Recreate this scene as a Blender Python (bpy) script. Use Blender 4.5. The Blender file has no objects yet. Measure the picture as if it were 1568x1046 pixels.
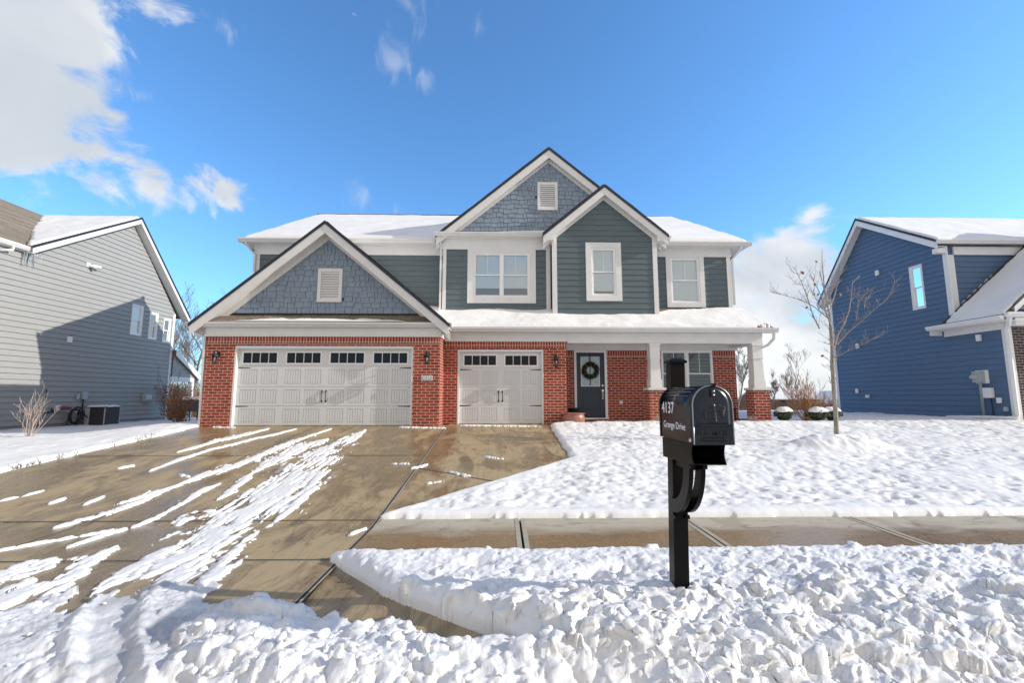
import bpy, math, random
import numpy as np
from mathutils import Vector, Matrix
R = math.radians
rnd = random.Random(7)
SC = bpy.context.scene
COL = SC.collection

# ------------------------------------------------------------------ camera, light, exposure
F_PX, EYE = 697.0, 1.5
YAW, PITCH = math.atan(14 / F_PX), math.atan(85 / F_PX)
cam = bpy.data.cameras.new("camera")
cam.sensor_width = 36.0
cam.lens = F_PX / 1568 * 36.0
cam.clip_start, cam.clip_end = 0.05, 5000
camo = bpy.data.objects.new("camera", cam)
COL.objects.link(camo)
camo.location = (0, 0, EYE)
camo.rotation_euler = (math.pi / 2 + PITCH, 0, -YAW)
SC.camera = camo

SUN = Vector((1.0, -0.120, 0.44)).normalized()
sl = bpy.data.lights.new("sun", 'SUN')
sl.energy, sl.angle, sl.color = 4.7, R(0.5), (1.0, 0.945, 0.87)
so = bpy.data.objects.new("sun", sl)
COL.objects.link(so)
so.rotation_euler = (-SUN).to_track_quat('-Z', 'Y').to_euler()
SC.view_settings.view_transform = 'Standard'
SC.view_settings.look = 'None'
SC.view_settings.exposure = 0.05
SC.view_settings.gamma = 1.0


def px_dir(x, y):
    u, v = x - 784, 523 - y
    s, c, sp, cp = math.sin(YAW), math.cos(YAW), math.sin(PITCH), math.cos(PITCH)
    return Vector((s * cp * F_PX + c * u - s * sp * v, c * cp * F_PX - s * u - c * sp * v, sp * F_PX + cp * v)).normalized()


def build_world():
    w = bpy.data.worlds.new("World")
    SC.world = w
    w.use_nodes = True
    nt = w.node_tree
    N, L = nt.nodes, nt.links
    N.clear()
    out = N.new('ShaderNodeOutputWorld')
    bg = N.new('ShaderNodeBackground')
    bg.inputs['Strength'].default_value = 0.14
    sky = N.new('ShaderNodeTexSky')
    sky.sky_type = 'NISHITA'
    sky.sun_disc = False
    sky.sun_elevation = math.asin(SUN.z)
    sky.sun_rotation = math.atan2(SUN.x, SUN.y)
    sky.air_density, sky.dust_density, sky.ozone_density = 1.0, 0.3, 2.5
    tc = N.new('ShaderNodeTexCoord')

    def m(op, a, b=None, c=None):
        n = N.new('ShaderNodeMath')
        n.operation = op
        for i, v in enumerate((a, b, c)):
            if v is None: continue
            if isinstance(v, (int, float)): n.inputs[i].default_value = v
            else: L.new(v, n.inputs[i])
        return n.outputs[0]

    def noise(scale, detail, rough, stretch=(1, 1, 1), dist=0.0):
        mp = N.new('ShaderNodeMapping')
        mp.inputs['Scale'].default_value = stretch
        L.new(tc.outputs['Generated'], mp.inputs[0])
        n = N.new('ShaderNodeTexNoise')
        n.inputs['Scale'].default_value = scale
        n.inputs['Detail'].default_value = detail
        n.inputs['Roughness'].default_value = rough
        n.inputs['Distortion'].default_value = dist
        L.new(mp.outputs[0], n.inputs['Vector'])
        return n.outputs['Fac']

    def blobs(lst):
        acc = None
        for x, y, r, k in lst:
            d = px_dir(x, y)
            vm = N.new('ShaderNodeVectorMath')
            vm.operation = 'DISTANCE'
            L.new(tc.outputs['Generated'], vm.inputs[0])
            vm.inputs[1].default_value = d
            t = m('MULTIPLY', m('MAXIMUM', m('SUBTRACT', 1.0, m('DIVIDE', vm.outputs['Value'], r)), 0.0), k)
            acc = t if acc is None else m('MAXIMUM', acc, t)
        return acc

    def ss(v, a, b):
        n = N.new('ShaderNodeMapRange')
        n.interpolation_type = 'SMOOTHSTEP'
        L.new(v, n.inputs[0])
        n.inputs[1].default_value, n.inputs[2].default_value = a, b
        return n.outputs[0]

    big = blobs([(-90, 40, .32, 1.35), (20, 60, .19, 1.25), (90, 60, .15, 1.1), (60, 170, .17, 1.15), (135, 140, .13, 1.0), (180, 180, .10, .9),
                 (215, 150, .07, .75), (120, 225, .11, .9), (200, 235, .10, .8), (240, 262, .13, .80), (292, 280, .12, .76), (335, 292, .08, .66), (245, 175, .07, .62),
                 (0, 190, .17, 1.1), (60, 268, .12, .62), (150, 275, .08, .8)])
    n1 = noise(6.5, 10, .62, (1, 1, 1.15), .45)
    c1 = ss(m('ADD', m('MULTIPLY', big, .9), m('MULTIPLY', m('SUBTRACT', n1, .5), 2.0)), .34, .66)
    low = blobs([(1130, 450, .22, .95), (1200, 440, .20, .95), (1180, 520, .28, 1.1), (1240, 560, .3, 1.15), (1120, 590, .25, 1),
                 (1300, 600, .3, 1.0), (1240, 330, .07, .55), (1310, 345, .08, .5)])
    n2 = noise(6.5, 9, .60, (1, 1, 1.7), .3)
    c2 = ss(m('ADD', m('MULTIPLY', low, .9), m('MULTIPLY', m('SUBTRACT', n2, .5), 1.5)), .36, .66)
    wis = blobs([(345, 40, .05, 1.0), (600, 95, .085, 1.0), (655, 120, .045, 1.0), (630, 5, .11, .95), (735, 50, .06, .7), (558, 300, .08, 1.0),
                 (605, 322, .06, .9), (690, 325, .07, .7), (260, 300, .09, .6)])
    n3 = noise(13, 7, .6, (1.5, 1, .7), .8)
    c3 = m('MULTIPLY', ss(m('ADD', m('MULTIPLY', wis, .9), m('MULTIPLY', m('SUBTRACT', n3, .5), 1.9)), .50, 1.15), .30)
    # unseen cloud cover added behind and beside the camera, as even fill light
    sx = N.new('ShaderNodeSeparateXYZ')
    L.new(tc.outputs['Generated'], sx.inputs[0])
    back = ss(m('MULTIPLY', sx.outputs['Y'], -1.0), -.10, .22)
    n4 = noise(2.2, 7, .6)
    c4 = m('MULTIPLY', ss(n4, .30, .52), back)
    # pale haze band at the horizon
    hz = m('MULTIPLY', m('SUBTRACT', 1.0, ss(sx.outputs['Z'], -.02, .30)), .45)
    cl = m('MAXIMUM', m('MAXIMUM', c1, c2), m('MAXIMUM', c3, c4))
    # sky tint
    tint = N.new('ShaderNodeMix')
    tint.data_type = 'RGBA'
    tint.blend_type = 'MULTIPLY'
    tint.inputs[0].default_value = 1.0
    L.new(sky.outputs[0], tint.inputs[6])
    tint.inputs[7].default_value = (1.02, 1.56, 1.95, 1)
    mh = N.new('ShaderNodeMix')
    mh.data_type = 'RGBA'
    L.new(hz, mh.inputs[0])
    L.new(tint.outputs[2], mh.inputs[6])
    mh.inputs[7].default_value = (2.1, 4.9, 7.4, 1)
    # cloud colour: bright rims, greyer bellies
    n5 = noise(3.2, 5, .5, (1, 1, 1.4), .3)
    ccol = N.new('ShaderNodeMix')
    ccol.data_type = 'RGBA'
    L.new(m('MULTIPLY', ss(n5, .38, .62), m('MAXIMUM', 0.25, ss(big, .95, .45))), ccol.inputs[0])
    ccol.inputs[6].default_value = (4.5, 4.8, 5.1, 1)
    ccol.inputs[7].default_value = (7.0, 7.0, 7.0, 1)
    cb = N.new('ShaderNodeMix')      # warm tint on the added clouds, to neutralise the blue fill
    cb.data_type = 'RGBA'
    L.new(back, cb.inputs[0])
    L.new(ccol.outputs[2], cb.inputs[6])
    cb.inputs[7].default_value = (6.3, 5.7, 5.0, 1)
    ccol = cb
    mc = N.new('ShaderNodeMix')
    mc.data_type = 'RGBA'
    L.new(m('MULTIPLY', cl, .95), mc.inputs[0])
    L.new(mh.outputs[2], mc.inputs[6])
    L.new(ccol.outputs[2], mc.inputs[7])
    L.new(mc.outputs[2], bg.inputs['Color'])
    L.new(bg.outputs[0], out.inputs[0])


build_world()


# ------------------------------------------------------------------ materials
class NT:
    def __init__(s, name):
        s.m = bpy.data.materials.new(name)
        s.m.use_nodes = True
        s.N, s.L = s.m.node_tree.nodes, s.m.node_tree.links
        s.b = s.N['Principled BSDF']
        s.tc = s.N.new('ShaderNodeTexCoord')

    def math(s, op, a, b=None):
        n = s.N.new('ShaderNodeMath')
        n.operation = op
        for i, v in enumerate((a, b)):
            if v is None: continue
            if isinstance(v, (int, float)): n.inputs[i].default_value = v
            else: s.L.new(v, n.inputs[i])
        return n.outputs[0]

    def noise(s, scale, detail=4, rough=.55, stretch=(1, 1, 1), dist=0.0, vec=None):
        mp = s.N.new('ShaderNodeMapping')
        mp.inputs['Scale'].default_value = stretch
        s.L.new(vec or s.tc.outputs['Object'], mp.inputs[0])
        n = s.N.new('ShaderNodeTexNoise')
        for k, v in (('Scale', scale), ('Detail', detail), ('Roughness', rough), ('Distortion', dist)): n.inputs[k].default_value = v
        s.L.new(mp.outputs[0], n.inputs['Vector'])
        return n.outputs['Fac']

    def ramp(s, v, a, b, c0=0.0, c1=1.0):
        n = s.N.new('ShaderNodeMapRange')
        s.L.new(v, n.inputs[0])
        n.inputs[1].default_value, n.inputs[2].default_value, n.inputs[3].default_value, n.inputs[4].default_value = a, b, c0, c1
        return n.outputs[0]

    def mix(s, f, a, b, blend='MIX'):
        n = s.N.new('ShaderNodeMix')
        n.data_type = 'RGBA'
        n.blend_type = blend
        for i, v in ((0, f), (6, a), (7, b)):
            if isinstance(v, (int, float)): n.inputs[i].default_value = v
            elif isinstance(v, tuple): n.inputs[i].default_value = (*v, 1) if len(v) == 3 else v
            else: s.L.new(v, n.inputs[i])
        return n.outputs[2]

    def set(s, col=None, rough=None, metal=None, spec=None, coat=None):
        for k, v in (('Base Color', col), ('Roughness', rough), ('Metallic', metal), ('Specular IOR Level', spec), ('Coat Weight', coat)):
            if v is None: continue
            if isinstance(v, tuple): s.b.inputs[k].default_value = (*v, 1)
            elif isinstance(v, (int, float)): s.b.inputs[k].default_value = v
            else: s.L.new(v, s.b.inputs[k])
        return s

    def bump(s, h, strength=.5, dist=.01):
        n = s.N.new('ShaderNodeBump')
        n.inputs['Strength'].default_value = strength
        n.inputs['Distance'].default_value = dist
        s.L.new(h, n.inputs['Height'])
        s.L.new(n.outputs[0], s.b.inputs['Normal'])
        return s


def paint(name, col, rough=.5, var=.10, scale=6, stretch=(1, 1, 1), spec=.4, bump=0.0):
    t = NT(name)
    n = t.noise(scale, 5, .6, stretch)
    n2 = t.noise(scale * 9, 3, .6)
    f = t.math('ADD', t.math('MULTIPLY', n, .7), t.math('MULTIPLY', n2, .3))
    dk = tuple(c * (1 - var) for c in col)
    lt = tuple(min(1, c * (1 + var)) for c in col)
    t.set(t.mix(t.ramp(f, .35, .65), dk, lt), t.ramp(n, .3, .7, rough - .06, rough + .08), spec=spec)
    if bump: t.bump(n2, bump, .004)
    return t.m


M = {}
M['siding'] = paint('teal_siding', (.096, .128, .142), .55, .10, 3, (1, 1, 5), bump=.25)
M['shake'] = paint('blue_grey_shake', (.218, .270, .330), .6, .14, 5, bump=.4)
M['shakeback'] = paint('shake_gap', (.07, .09, .115), .8)
M['grey_siding'] = paint('grey_siding', (.300, .300, .285), .6, .06, 3, (1, 1, 5), bump=.2)
M['blue_siding'] = paint('blue_siding', (.086, .142, .240), .55, .09, 3, (1, 1, 5), bump=.2)
M['trim'] = paint('cream_trim', (.68, .668, .65), .5, .05, 3)
M['trim_white'] = paint('white_trim', (.74, .74, .73), .45, .04, 3)
M['vinyl'] = paint('white_vinyl', (.80, .80, .80), .35, .03, 4)
M['gdoor'] = paint('garage_door_paint', (.64, .64, .645), .45, .02, 2, bump=.1)
M['gutter'] = paint('gutter_metal', (.61, .60, .595), .35, .05, 2, spec=.5)
M['edge'] = paint('dark_roof_edge', (.018, .020, .032), .5, .2, 8)
M['navy'] = paint('navy_door_paint', (.022, .030, .055), .35, .1, 3)
M['black_iron'] = paint('black_iron', (.012, .012, .013), .45, .2, 8)
M['mail_black'] = NT('glossy_black').set((.006, .007, .012), .12, spec=.5).m
M['mail_blue'] = NT('black_blue_gloss').set((.006, .011, .022), .30, spec=.4).m
M['post_black'] = NT('satin_black').set((.006, .0055, .005), .38, spec=.12).m
M['letter'] = NT('white_lettering').set((.85, .85, .85), .5).m
M['concrete_pale'] = paint('pale_concrete', (.42, .40, .37), .8, .15, 6, bump=.3)
M['stone_cap'] = paint('stone_cap', (.62, .60, .56), .7, .10, 8, bump=.2)
M['chrome'] = NT('nickel').set((.6, .58, .55), .25, 1.0).m
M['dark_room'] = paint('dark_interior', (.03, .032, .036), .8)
M['blind'] = NT('white_blind').set((.93, .94, .94), .6).m
M['terracotta'] = paint('terracotta', (.30, .13, .10), .35, .15, 8)
M['pot_black'] = paint('black_pot', (.015, .015, .017), .3, .2, 8)
M['grey_box'] = paint('grey_utility_metal', (.36, .38, .40), .45, .08, 6)
M['ac_grey'] = paint('dark_grey_metal', (.07, .072, .08), .45, .15, 6)
M['rubber'] = paint('black_rubber', (.014, .014, .015), .5, .2, 10)
M['red'] = paint('red_valve', (.25, .015, .02), .4, .1)
M['dirt'] = paint('brown_soil', (.07, .05, .035), .95, .3, 8, bump=.8)
M['joint_dark'] = paint('joint_filler', (.02, .018, .016), .9, .3, 12)
M['joint_light'] = paint('joint_edge', (.36, .32, .25), .8, .15, 12)
M['found'] = paint('foundation', (.26, .25, .24), .85, .12, 6, bump=.3)
M['leaf_dry'] = paint('dry_leaf', (.24, .11, .05), .7, .35, 40)
M['leaf_green'] = paint('evergreen_leaf', (.035, .055, .018), .6, .5, 30)
M['needle'] = paint('wreath_needle', (.035, .055, .022), .6, .5, 40)
M['cone'] = paint('pine_cone', (.14, .08, .045), .7, .3, 40)
M['dead_grass'] = paint('dead_grass', (.30, .20, .11), .9, .35, 2)
M['reed'] = paint('brown_brush', (.20, .115, .07), .9, .35, .6)
M['brush_dark'] = paint('grey_brush', (.13, .10, .085), .9, .35, .6)
M['stem_orange'] = paint('orange_stem', (.46, .25, .12), .8, .3, 20)
M['stem_pale'] = paint('pale_stem', (.42, .34, .29), .8, .25, 20)
M['stem_brown'] = paint('brown_stem', (.17, .10, .07), .85, .3, 20)
M['twig'] = paint('pale_twig', (.27, .235, .215), .8, .3, 20)
M['far_brick'] = paint('far_brick', (.22, .10, .08), .9, .15, 3)
M['far_tan'] = paint('far_tan', (.42, .36, .28), .9, .1, 3)


def ice():
    t = NT('ice')
    t.set((.9, .95, 1.0), .08)
    t.b.inputs['Transmission Weight'].default_value = .85
    t.b.inputs['IOR'].default_value = 1.31
    return t.m


M['ice'] = ice()


def bark(name, c1, c2, sc):
    t = NT(name)
    n = t.noise(sc, 5, .65, (1, 1, .3))
    t.set(t.mix(t.ramp(n, .35, .65), c1, c2), .85)
    t.bump(n, .6, .01)
    return t.m


M['bark_pale'] = bark('pale_bark', (.17, .14, .12), (.40, .36, .31), 18)
M['bark_far'] = bark('grey_bark', (.14, .115, .10), (.26, .22, .20), 6)


def glass(name, refl=.35, tint=(.8, .9, .95)):
    m = bpy.data.materials.new(name)
    m.use_nodes = True
    N, L = m.node_tree.nodes, m.node_tree.links
    N.clear()
    o = N.new('ShaderNodeOutputMaterial')
    tr = N.new('ShaderNodeBsdfTransparent')
    tr.inputs[0].default_value = (*tint, 1)
    gl = N.new('ShaderNodeBsdfGlossy')
    gl.inputs['Roughness'].default_value = .02
    gl.inputs[0].default_value = (.85, .95, 1, 1)
    lw = N.new('ShaderNodeLayerWeight')
    lw.inputs[0].default_value = .3
    mr = N.new('ShaderNodeMapRange')
    L.new(lw.outputs['Fresnel'], mr.inputs[0])
    mr.inputs[3].default_value, mr.inputs[4].default_value = refl, 1
    mx = N.new('ShaderNodeMixShader')
    L.new(mr.outputs[0], mx.inputs[0])
    L.new(tr.outputs[0], mx.inputs[1])
    L.new(gl.outputs[0], mx.inputs[2])
    L.new(mx.outputs[0], o.inputs[0])
    return m


M['glass'] = glass('window_glass', .20, (.95, 1.0, 1.0))
M['glass_dark'] = glass('dark_window_glass', .06, (.55, .62, .66))
M['glass_sky'] = glass('sky_reflecting_glass', .42, (.7, .8, .85))
M['glass_lamp'] = glass('lamp_glass', .25, (.95, .95, .92))


def brick(name, c1, c2, mortar, bw=.225, rh=.079, ms=.0082, soldier=False):
    t = NT(name)
    sp = t.N.new('ShaderNodeSeparateXYZ')
    t.L.new(t.tc.outputs['Object'], sp.inputs[0])
    u = t.math('ADD', sp.outputs[0], sp.outputs[1])
    cb = t.N.new('ShaderNodeCombineXYZ')
    if soldier:
        t.L.new(sp.outputs[2], cb.inputs[0])
        t.L.new(u, cb.inputs[1])
    else:
        t.L.new(u, cb.inputs[0])
        t.L.new(sp.outputs[2], cb.inputs[1])
    # slight waviness of the courses
    bt = t.N.new('ShaderNodeTexBrick')
    t.L.new(cb.outputs[0], bt.inputs['Vector'])
    for k, v in (('Scale', 1.0), ('Brick Width', bw), ('Row Height', rh), ('Mortar Size', ms), ('Mortar Smooth', .25), ('Bias', -.1)): bt.inputs[k].default_value = v
    if soldier: bt.offset = 0.0
    bt.inputs['Color1'].default_value = (*c1, 1)
    bt.inputs['Color2'].default_value = (*c2, 1)
    bt.inputs['Mortar'].default_value = (*mortar, 1)
    n = t.noise(7, 5, .7)
    n2 = t.noise(60, 4, .7)
    col = t.mix(t.ramp(n, .35, .68, .0, .5), bt.outputs['Color'], (c1[0] * .5, c1[1] * .5, c1[2] * .6), 'MIX')
    f = t.math('SUBTRACT', 1.0, bt.outputs['Fac'])
    keep = t.mix(bt.outputs['Fac'], col, t.mix(t.ramp(n2, .3, .7), mortar, tuple(c * .72 for c in mortar)))
    mott = t.mix(t.math('MULTIPLY', t.ramp(n2, .4, .75), .14), keep, (.42, .20, .15))
    t.set(mott, .88, spec=.25)
    t.bump(t.math('ADD', t.math('MULTIPLY', f, .8), t.math('MULTIPLY', n2, .3)), .9, .008)
    return t.m


RED1, RED2, MORT = (.270, .032, .017), (.430, .078, .040), (.68, .53, .44)
M['brick'] = brick('red_brick', RED1, RED2, MORT)
M['soldier'] = brick('red_soldier_brick', RED1, RED2, MORT, .19, .079, .009, True)
M['brick_dark'] = brick('dark_brick', (.045, .032, .03), (.085, .06, .055), (.40, .38, .36))


def shingle(name, c1, c2):
    t = NT(name)
    sp = t.N.new('ShaderNodeSeparateXYZ')
    t.L.new(t.tc.outputs['Object'], sp.inputs[0])
    cb = t.N.new('ShaderNodeCombineXYZ')
    t.L.new(t.math('ADD', sp.outputs[0], t.math('MULTIPLY', sp.outputs[1], .13)), cb.inputs[0])
    t.L.new(sp.outputs[2], cb.inputs[1])
    bt = t.N.new('ShaderNodeTexBrick')
    t.L.new(cb.outputs[0], bt.inputs['Vector'])
    for k, v in (('Scale', 1.0), ('Brick Width', .26), ('Row Height', .085), ('Mortar Size', .006), ('Mortar Smooth', .1)): bt.inputs[k].default_value = v
    bt.inputs['Color1'].default_value = (*c1, 1)
    bt.inputs['Color2'].default_value = (*c2, 1)
    bt.inputs['Mortar'].default_value = (c1[0] * .3, c1[1] * .3, c1[2] * .3, 1)
    n = t.noise(90, 3, .7)
    n1 = t.noise(5, 4, .6)
    c = t.mix(t.ramp(n, .3, .7, 0, .45), bt.outputs['Color'], tuple(x * 1.5 for x in c2))
    t.set(t.mix(t.ramp(n1, .35, .7, 0, .35), c, tuple(x * .6 for x in c1)), .95, spec=.2)
    t.bump(t.math('ADD', t.math('SUBTRACT', 1.0, bt.outputs['Fac']), t.math('MULTIPLY', n, .4)), .8, .008)
    return t.m


M['shingle'] = shingle('weathered_shingle', (.155, .128, .098), (.25, .21, .165))
M['shingle_dark'] = shingle('dark_shingle', (.05, .045, .045), (.09, .08, .075))


def snow(name, bump=.5, bd=.02, dirty=.0, scale=14, slush=0):
    t = NT(name)
    n1 = t.noise(scale, 6, .62)
    n2 = t.noise(scale * 6, 4, .6)
    n3 = t.noise(1.4, 4, .6)
    base = t.mix(t.ramp(n3, .35, .7), (.735, .728, .718), (.79, .783, .773))
    if dirty:
        base = t.mix(t.math('MULTIPLY', t.ramp(n1, .42, .62), dirty), base, (.50, .50, .51))
    if slush:
        sp = t.N.new('ShaderNodeSeparateXYZ')
        t.L.new(t.tc.outputs['Object'], sp.inputs[0])
        msk = t.math('MULTIPLY', t.ramp(sp.outputs[0], -1.5, -2.2), t.ramp(t.noise(2.2, 6, .65, (1, .5, 1), .6), .40, .60))
        base = t.mix(t.math('MULTIPLY', msk, slush), base, (.42, .42, .43))
    t.set(base, .62, spec=.35)
    t.b.inputs['Subsurface Weight'].default_value = .0
    h = t.math('ADD', n1, t.math('MULTIPLY', n2, .35))
    t.bump(h, bump, bd)
    return t.m


M['snow'] = snow('fresh_snow', .35, .015)
M['snow_roof'] = snow('roof_snow', .25, .02, 0, 4)
M['snow_bank'] = snow('ploughed_snow', .45, .012, 0, 26)
M['snow_street'] = snow('street_snow', .6, .012, 0, 30, .9)
M['slush'] = paint('grey_slush', (.30, .285, .26), .35, .35, 14, (1, .4, 1), bump=.5)
M['snow_packed'] = snow('packed_snow', .5, .012, .35, 20)


def concrete(name, walk=False):
    t = NT(name)
    sp = t.N.new('ShaderNodeSeparateXYZ')
    t.L.new(t.tc.outputs['Object'], sp.inputs[0])
    big = t.noise(.55, 6, .62, (1, .55, 1), .4)
    mid = t.noise(2.6, 6, .65, (1, .45, 1), .6)
    fine = t.noise(38, 5, .7)
    bro = t.noise(60, 2, .5, (.12, 1.0, 1)) if not walk else t.noise(60, 2, .5, (1, .12, 1))
    wetf = t.ramp(t.math('ADD', t.math('ADD', t.math('MULTIPLY', big, .5), t.math('MULTIPLY', mid, .4)), t.math('MULTIPLY', t.noise(9, 4, .6, (1, .4, 1)), .1)), .46, .535)
    dry, wet = (.365, .27, .145), (.205, .135, .058)
    if walk:
        dry, wet = (.42, .37, .28), (.215, .128, .044)
        # drier along the lawn side, soaked along the verge side
        e = t.math('ADD', t.ramp(sp.outputs[1], 4.9, 5.85, 1.0, -.35), t.math('MULTIPLY', t.math('SUBTRACT', t.noise(1.7, 6, .6, (.5, 1, 1), .5), .5), 1.3))
        wetf = t.ramp(e, .22, .62)
    c = t.mix(wetf, dry, wet)
    c = t.mix(t.math('MULTIPLY', t.ramp(mid, .53, .62), .30), c, (.12, .085, .05))
    c = t.mix(t.math('MULTIPLY', t.ramp(fine, .35, .7), .25), c, (.45, .39, .30))
    c = t.mix(t.math('MULTIPLY', t.ramp(t.noise(1.1, 3, .5, (1, .3, 1), .8), .62, .70), .6), c, (.09, .07, .045))
    # meltwater runs and tyre rub: thin darker lines along the fall of the slab
    for sc_, st_, dk_ in ((3.2, (1, .16, 1) if not walk else (.2, 1, 1), .45), (7.5, (1, .10, 1) if not walk else (.15, 1, 1), .28)):
        ln = t.math('ABSOLUTE', t.math('SUBTRACT', t.noise(sc_, 3, .5, st_, .5), .5))
        c = t.mix(t.math('MULTIPLY', t.ramp(ln, 0, .014, 1, 0), dk_), c, (.085, .060, .036))
    rough = t.ramp(wetf, 0, 1, .70, .26)
    t.set(c, t.math('ADD', rough, t.math('MULTIPLY', t.math('SUBTRACT', fine, .5), .15)), spec=.5)
    t.bump(t.math('ADD', t.math('MULTIPLY', fine, .6), t.math('MULTIPLY', bro, .5)), .35, .004)
    return t.m


M['drive'] = concrete('wet_concrete')
M['walk'] = concrete('sidewalk_concrete', True)


# ------------------------------------------------------------------ mesh helpers
class MB:
    def __init__(s): s.v, s.f, s.mi = [], [], []

    def face(s, pts, mi=0):
        b = len(s.v)
        s.v.extend([tuple(p) for p in pts])
        s.f.append(tuple(range(b, b + len(pts))))
        s.mi.append(mi)

    def box(s, x0, x1, y0, y1, z0, z1, mi=0):
        p = [(x, y, z) for z in (z0, z1) for y in (y0, y1) for x in (x0, x1)]
        b = len(s.v)
        s.v.extend(p)
        for q in ((0, 2, 3, 1), (4, 5, 7, 6), (0, 1, 5, 4), (2, 6, 7, 3), (0, 4, 6, 2), (1, 3, 7, 5)):
            s.f.append(tuple(b + i for i in q))
            s.mi.append(mi)

    def hexa(s, lo, hi, mi=0):
        """two rings of equal length -> closed solid"""
        n = len(lo)
        b = len(s.v)
        s.v.extend([tuple(p) for p in lo] + [tuple(p) for p in hi])
        s.f.append(tuple(b + i for i in range(n))[::-1])
        s.f.append(tuple(b + n + i for i in range(n)))
        for i in range(n):
            j = (i + 1) % n
            s.f.append((b + i, b + j, b + n + j, b + n + i))
        s.mi.extend([mi] * (n + 2))

    def tube(s, path, rad, n=6, mi=0, cap=True, square=False):
        P = [Vector(p) for p in path]
        if isinstance(rad, (int, float)): rad = [rad] * len(P)
        up = None
        rings = []
        for i, p in enumerate(P):
            d = (P[min(i + 1, len(P) - 1)] - P[max(i - 1, 0)])
            if d.length < 1e-9: d = Vector((0, 0, 1))
            d.normalize()
            if up is None:
                up = Vector((0, 0, 1)) if abs(d.z) < .9 else Vector((0, 1, 0))
            a = d.cross(up)
            if a.length < 1e-6: a = d.cross(Vector((1, 0, 0)))
            a.normalize()
            b = a.cross(d).normalized()
            up = b
            ring = []
            for k in range(n):
                t = 2 * math.pi * (k + (.5 if square else 0)) / n
                ring.append(tuple(p + (a * math.cos(t) + b * math.sin(t)) * rad[i]))
            rings.append(ring)
        base = len(s.v)
        for r in rings: s.v.extend(r)
        for i in range(len(rings) - 1):
            for k in range(n):
                k2 = (k + 1) % n
                s.f.append((base + i * n + k, base + i * n + k2, base + (i + 1) * n + k2, base + (i + 1) * n + k))
                s.mi.append(mi)
        if cap:
            s.f.append(tuple(base + k for k in range(n)))
            s.f.append(tuple(base + (len(rings) - 1) * n + k for k in range(n)))
            s.mi.extend([mi, mi])

    def lathe(s, cx, cy, prof, n=24, mi=0, sx=1, sy=1):
        base = len(s.v)
        for r, z in prof:
            for k in range(n):
                t = 2 * math.pi * k / n
                s.v.append((cx + r * sx * math.cos(t), cy + r * sy * math.sin(t), z))
        for i in range(len(prof) - 1):
            for k in range(n):
                k2 = (k + 1) % n
                s.f.append((base + i * n + k, base + i * n + k2, base + (i + 1) * n + k2, base + (i + 1) * n + k))
                s.mi.append(mi)
        s.f.append(tuple(base + k for k in range(n)))
        s.f.append(tuple(base + (len(prof) - 1) * n + k for k in range(n)))
        s.mi.extend([mi, mi])

    def extrude_x(s, prof, x0, x1, mi=0):
        s.hexa([(x0, y, z) for y, z in prof], [(x1, y, z) for y, z in prof], mi)

    def extrude_y(s, prof, y0, y1, mi=0):
        s.hexa([(x, y0, z) for x, z in prof], [(x, y1, z) for x, z in prof], mi)

    def pieces(s, name, mat, parent=None, bevel=0.0):
        """each connected solid becomes an object of its own"""
        par = list(range(len(s.v)))

        def find(a):
            while par[a] != a:
                par[a] = par[par[a]]
                a = par[a]
            return a
        for f in s.f:
            for q in f[1:]: par[find(q)] = find(f[0])
        groups = {}
        for f in s.f: groups.setdefault(find(f[0]), []).append(f)
        out = []
        for g in groups.values():
            m2 = MB()
            ids = sorted({i for f in g for i in f})
            mp = {i: k for k, i in enumerate(ids)}
            m2.v = [s.v[i] for i in ids]
            m2.f = [tuple(mp[i] for i in f) for f in g]
            m2.mi = [0] * len(m2.f)
            out.append(m2.build(name, mat, parent, bevel=bevel))
        return out

    def build(s, name, mats, parent=None, smooth=False, bevel=0.0):
        if isinstance(mats, (str,)): mats = [mats]
        o0 = ORIGIN.get(top_of(parent).name, Vector((0, 0, 0))) if parent else Vector((0, 0, 0))
        me = bpy.data.meshes.new(name)
        me.from_pydata([(a - o0.x, b - o0.y, c - o0.z) for a, b, c in s.v], [], s.f)
        for k in mats: me.materials.append(M[k])
        if len(mats) > 1: me.polygons.foreach_set('material_index', s.mi)
        if smooth: me.polygons.foreach_set('use_smooth', [True] * len(s.f))
        me.update()
        o = bpy.data.objects.new(name, me)
        COL.objects.link(o)
        if parent: o.parent = parent
        if bevel:
            md = o.modifiers.new('bevel', 'BEVEL')
            md.width, md.segments, md.limit_method = bevel, 2, 'ANGLE'
        return o


ORIGIN = {}


def top_of(o):
    while o.parent: o = o.parent
    return o


def tag(o, label=None, cat=None, group=None, kind=None):
    if label: o['label'] = label
    if cat: o['category'] = cat
    if group: o['group'] = group
    if kind: o['kind'] = kind
    return o


def thing(name, label, cat, loc, group=None):
    o = bpy.data.objects.new(name, None)
    o.empty_display_size = .2
    COL.objects.link(o)
    o.location = loc
    ORIGIN[o.name] = Vector(loc)
    return tag(o, label, cat, group)


def copy_tree(o, parent=None):
    c = o.copy()
    COL.objects.link(c)
    if parent: c.parent = parent
    for ch in [x for x in bpy.data.objects if x.parent == o]: copy_tree(ch, c)
    return c


# ---- numpy noise
def _h(ix, iy, seed):
    n = (ix * 374761393 + iy * 668265263 + seed * 974634777) & 0x7fffffff
    n = (n ^ (n >> 13)) * 1274126177 & 0x7fffffff
    return ((n ^ (n >> 16)) & 0xffff) / 65535.0


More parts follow.
